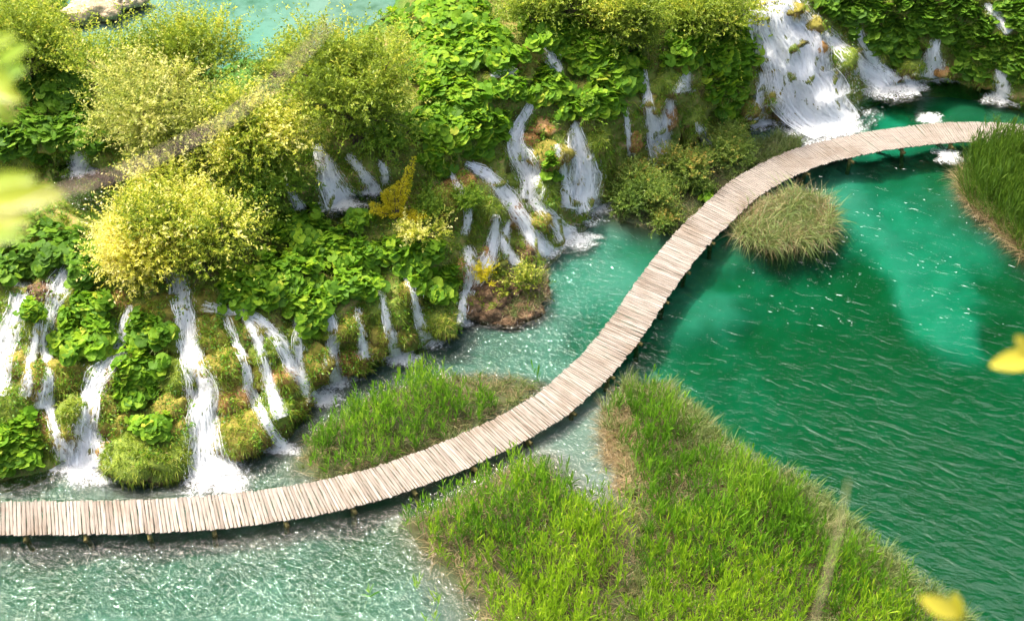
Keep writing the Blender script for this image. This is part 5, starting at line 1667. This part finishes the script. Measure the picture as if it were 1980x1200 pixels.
# grass on the spit behind the walk
q = scatter_poly(RW['spit'], 26); q = q[walk_clear(q, 0.95)]
reed_bed('grass_bank', 'grassy spit between low shrubs, largest cascade foam and the boardwalk', [('grass_blades', sedge_mesh(q, (0.5, 1.1), 14, flop=0.6), 'sedge'), ('straw', straw_mesh(q[::4], (0.3, 0.7), 4), 'straw')])
q = scatter_poly(RW['islet'], 14); q = q[walk_clear(q, 0.95)]
reed_bed('grass_bank', 'sparse grass and straw under the low shrubs by the boardwalk', [('grass_blades', sedge_mesh(q, (0.3, 0.7), 12), 'sedge'), ('straw', straw_mesh(q, (0.2, 0.6), 6), 'straw')])

# ------------------------------------------------------------------ ground cover on the slope
n = 26000
px_ = rng.uniform(-20, 2000, n); py_ = rng.uniform(-20, 900, n)
msk = ~fall_mask(px_, py_)
tp, tn, tt_ = [], [], []
for x, y in zip(px_[msk], py_[msk]):
    h = cast(x, y, bvh)
    if h is None or h[0][2] < 0.12:
        continue
    if h[0][2] < 5.05 and h[0][2] > 3.7 and 120 < x < 830 and y < 150:
        continue
    tp.append(h[0]); tn.append(h[1])
tp, tn = np.array(tp), np.array(tn)
tn *= np.sign(tn[:, 2:3] + 1e-6)
cl = fbm(tp * 1.1, 191, 3)
keep = cl > -0.15
per = 11
b0 = np.repeat(tp[keep], per, 0) + rng.normal(0, .07, (keep.sum() * per, 3))
nn = np.repeat(tn[keep], per, 0)
d = norm(nn * .6 + np.array([0, -.1, .5]) + rng.normal(0, .45, nn.shape))
tone = np.clip(np.repeat(0.45 + 0.5 * fbm(tp[keep] * .8, 195, 2), per) + rng.normal(0, .18, len(b0)), 0, 1)
gm = blades(b0, d, rng.uniform(.14, .42, len(b0)), rng.uniform(.018, .042, len(b0)), .6, 2, taper='blade', rnd=tone)
o = obj('slope_grass', mesh_np('slope_grass', *gm, mat=M['blade0']))
tag(o, 'short moss and grass covering the tufa slope', 'grass', kind='stuff')
k2 = (cl < 0.15) & (rng.random(len(tp)) < 0.5)
b0 = np.repeat(tp[k2], 9, 0) + rng.normal(0, .12, (k2.sum() * 9, 3)) + np.repeat(tn[k2], 9, 0) * 0.1
d = norm(np.repeat(tn[k2], 9, 0) * .3 + rng.normal(0, .6, b0.shape))
gm = blades(b0, d, rng.uniform(.06, .13, len(b0)), rng.uniform(.04, .08, len(b0)), .2, 2)
o = obj('slope_herbs', mesh_np('slope_herbs', *gm, mat=M['reed']))
tag(o, 'small leafy herbs scattered over the tufa slope', 'herbs', kind='stuff')

# ------------------------------------------------------------------ twigs close to the viewer, out of focus
def near_leaf(c, d, L, W, nrm, r):
    d = norm(np.asarray(d, float)); side = norm(np.cross(nrm, d)); up_ = np.cross(d, side)
    V, F = [], []
    m_ = 7
    for i in range(m_):
        t_ = i / (m_ - 1)
        wv = W * 0.5 * (math.sin(math.pi * min(1, t_ * 0.9 + 0.06)) ** 0.8)
        p_ = np.asarray(c) + d * L * t_ + up_ * (-0.16 * L * t_ * t_)
        V += [p_ - side * wv + up_ * wv * .35, p_, p_ + side * wv + up_ * wv * .35]
        if i:
            a_ = (i - 1) * 3
            F += [(a_, a_ + 1, a_ + 4, a_ + 3), (a_ + 1, a_ + 2, a_ + 5, a_ + 4)]
    return np.array(V), np.array(F)


M['near'] = leaf_mat('near_leaf', [(0, (0.20, 0.36, 0.02)), (0.5, (0.30, 0.44, 0.03)), (1, (0.46, 0.50, 0.05))], 0.55, 0.35, 'object', 1.3)
M['near_y'] = leaf_mat('near_leaf_yellow', [(0, (0.50, 0.46, 0.03)), (1, (0.66, 0.56, 0.07))], 0.5, 0.35, 'object')


M['twig'] = ground_mat('pale_twig', [(0.3, (0.60, 0.42, 0.33)), (0.7, (0.72, 0.56, 0.46))], 20.0, fine=60)
M['straw_stem'] = ground_mat('straw_stem', [(0.3, (0.34, 0.30, 0.14)), (0.7, (0.48, 0.42, 0.24))], 20.0, fine=60)


def twig(lab, dist, stem_px, leaves, mat='near', rad=0.003, smat='bark'):
    pts = np.array([along(x, y, dist + dz) for x, y, dz in stem_px])
    t = empty('foreground_twig', pts[0], lab, 'twig', 'blurred twigs close to the viewer')
    tt = np.linspace(0, 1, len(pts))
    f_ = np.linspace(0, 1, 24)
    path = np.stack([np.interp(f_, tt, pts[:, k]) for k in range(3)], 1)
    V, Q, _ = tube(path, np.linspace(rad, rad * .6, 24), 6)
    obj('stem', mesh_np('stem', V, Q, smooth=True, mat=M[smat]), t)
    for i, (x, y, x2, y2, wpx_, dz) in enumerate(leaves):
        a_ = along(x, y, dist + dz); b_ = along(x2, y2, dist + dz - 0.02)
        V, F = near_leaf(a_, b_ - a_, np.linalg.norm(b_ - a_), wpx_ / FPX * dist, norm(np.array([rng.normal(0, .3), -0.5, 0.8])), rng)
        obj('leaf', mesh_np('leaf', V, F, smooth=True, mat=M[mat]), t)


twig('blurred green leaf spray at the upper left picture edge', 2.1, [(-260, 240, .1), (-90, 190, .05), (-10, 160, 0), (30, 110, 0)],
     [(-30, 175, 36, 190, 34, 0), (-10, 150, 44, 130, 40, .03), (0, 120, 50, 85, 32, 0), (-30, 95, 24, 66, 30, .05), (-20, 200, 26, 232, 26, .02), (-40, 140, 20, 160, 40, -.03)])
twig('blurred yellow-green leaf spray at the left picture edge below the other', 1.8, [(-300, 470, .1), (-120, 430, .05), (-20, 400, 0), (10, 385, 0)],
     [(-30, 392, 112, 370, 54, 0), (-40, 360, 60, 338, 38, .03), (-60, 440, 50, 418, 40, .04), (-60, 460, 40, 450, 30, 0)], 'near')
twig('blurred bare brown twig slanting across the left willows', 1.35, [(-340, 560, .25), (-60, 440, .1), (110, 372, .02), (250, 330, 0), (420, 245, 0), (520, 170, .02), (600, 90, .05), (640, 40, .06)], [], rad=0.0014, smat='twig')
twig('blurred bright yellow leaf at the right picture edge', 2.6, [(2250, 640, .1), (2080, 665, .02), (2000, 690, 0)], [(2010, 690, 1922, 702, 44, 0), (1995, 680, 1968, 652, 30, 0)], 'near_y')
twig('blurred yellow leaf pair at the bottom right picture edge', 2.4, [(1900, 1420, .1), (1870, 1290, .05), (1850, 1205, 0)], [(1850, 1190, 1786, 1156, 38, 0), (1852, 1200, 1846, 1150, 30, .02)], 'near_y')
twig('blurred dry stalk rising from the bottom edge over the reeds', 2.2, [(1545, 1420, .1), (1560, 1250, .03), (1600, 1110, 0), (1628, 1000, 0), (1640, 925, 0)], [], rad=0.0019, smat='straw_stem')
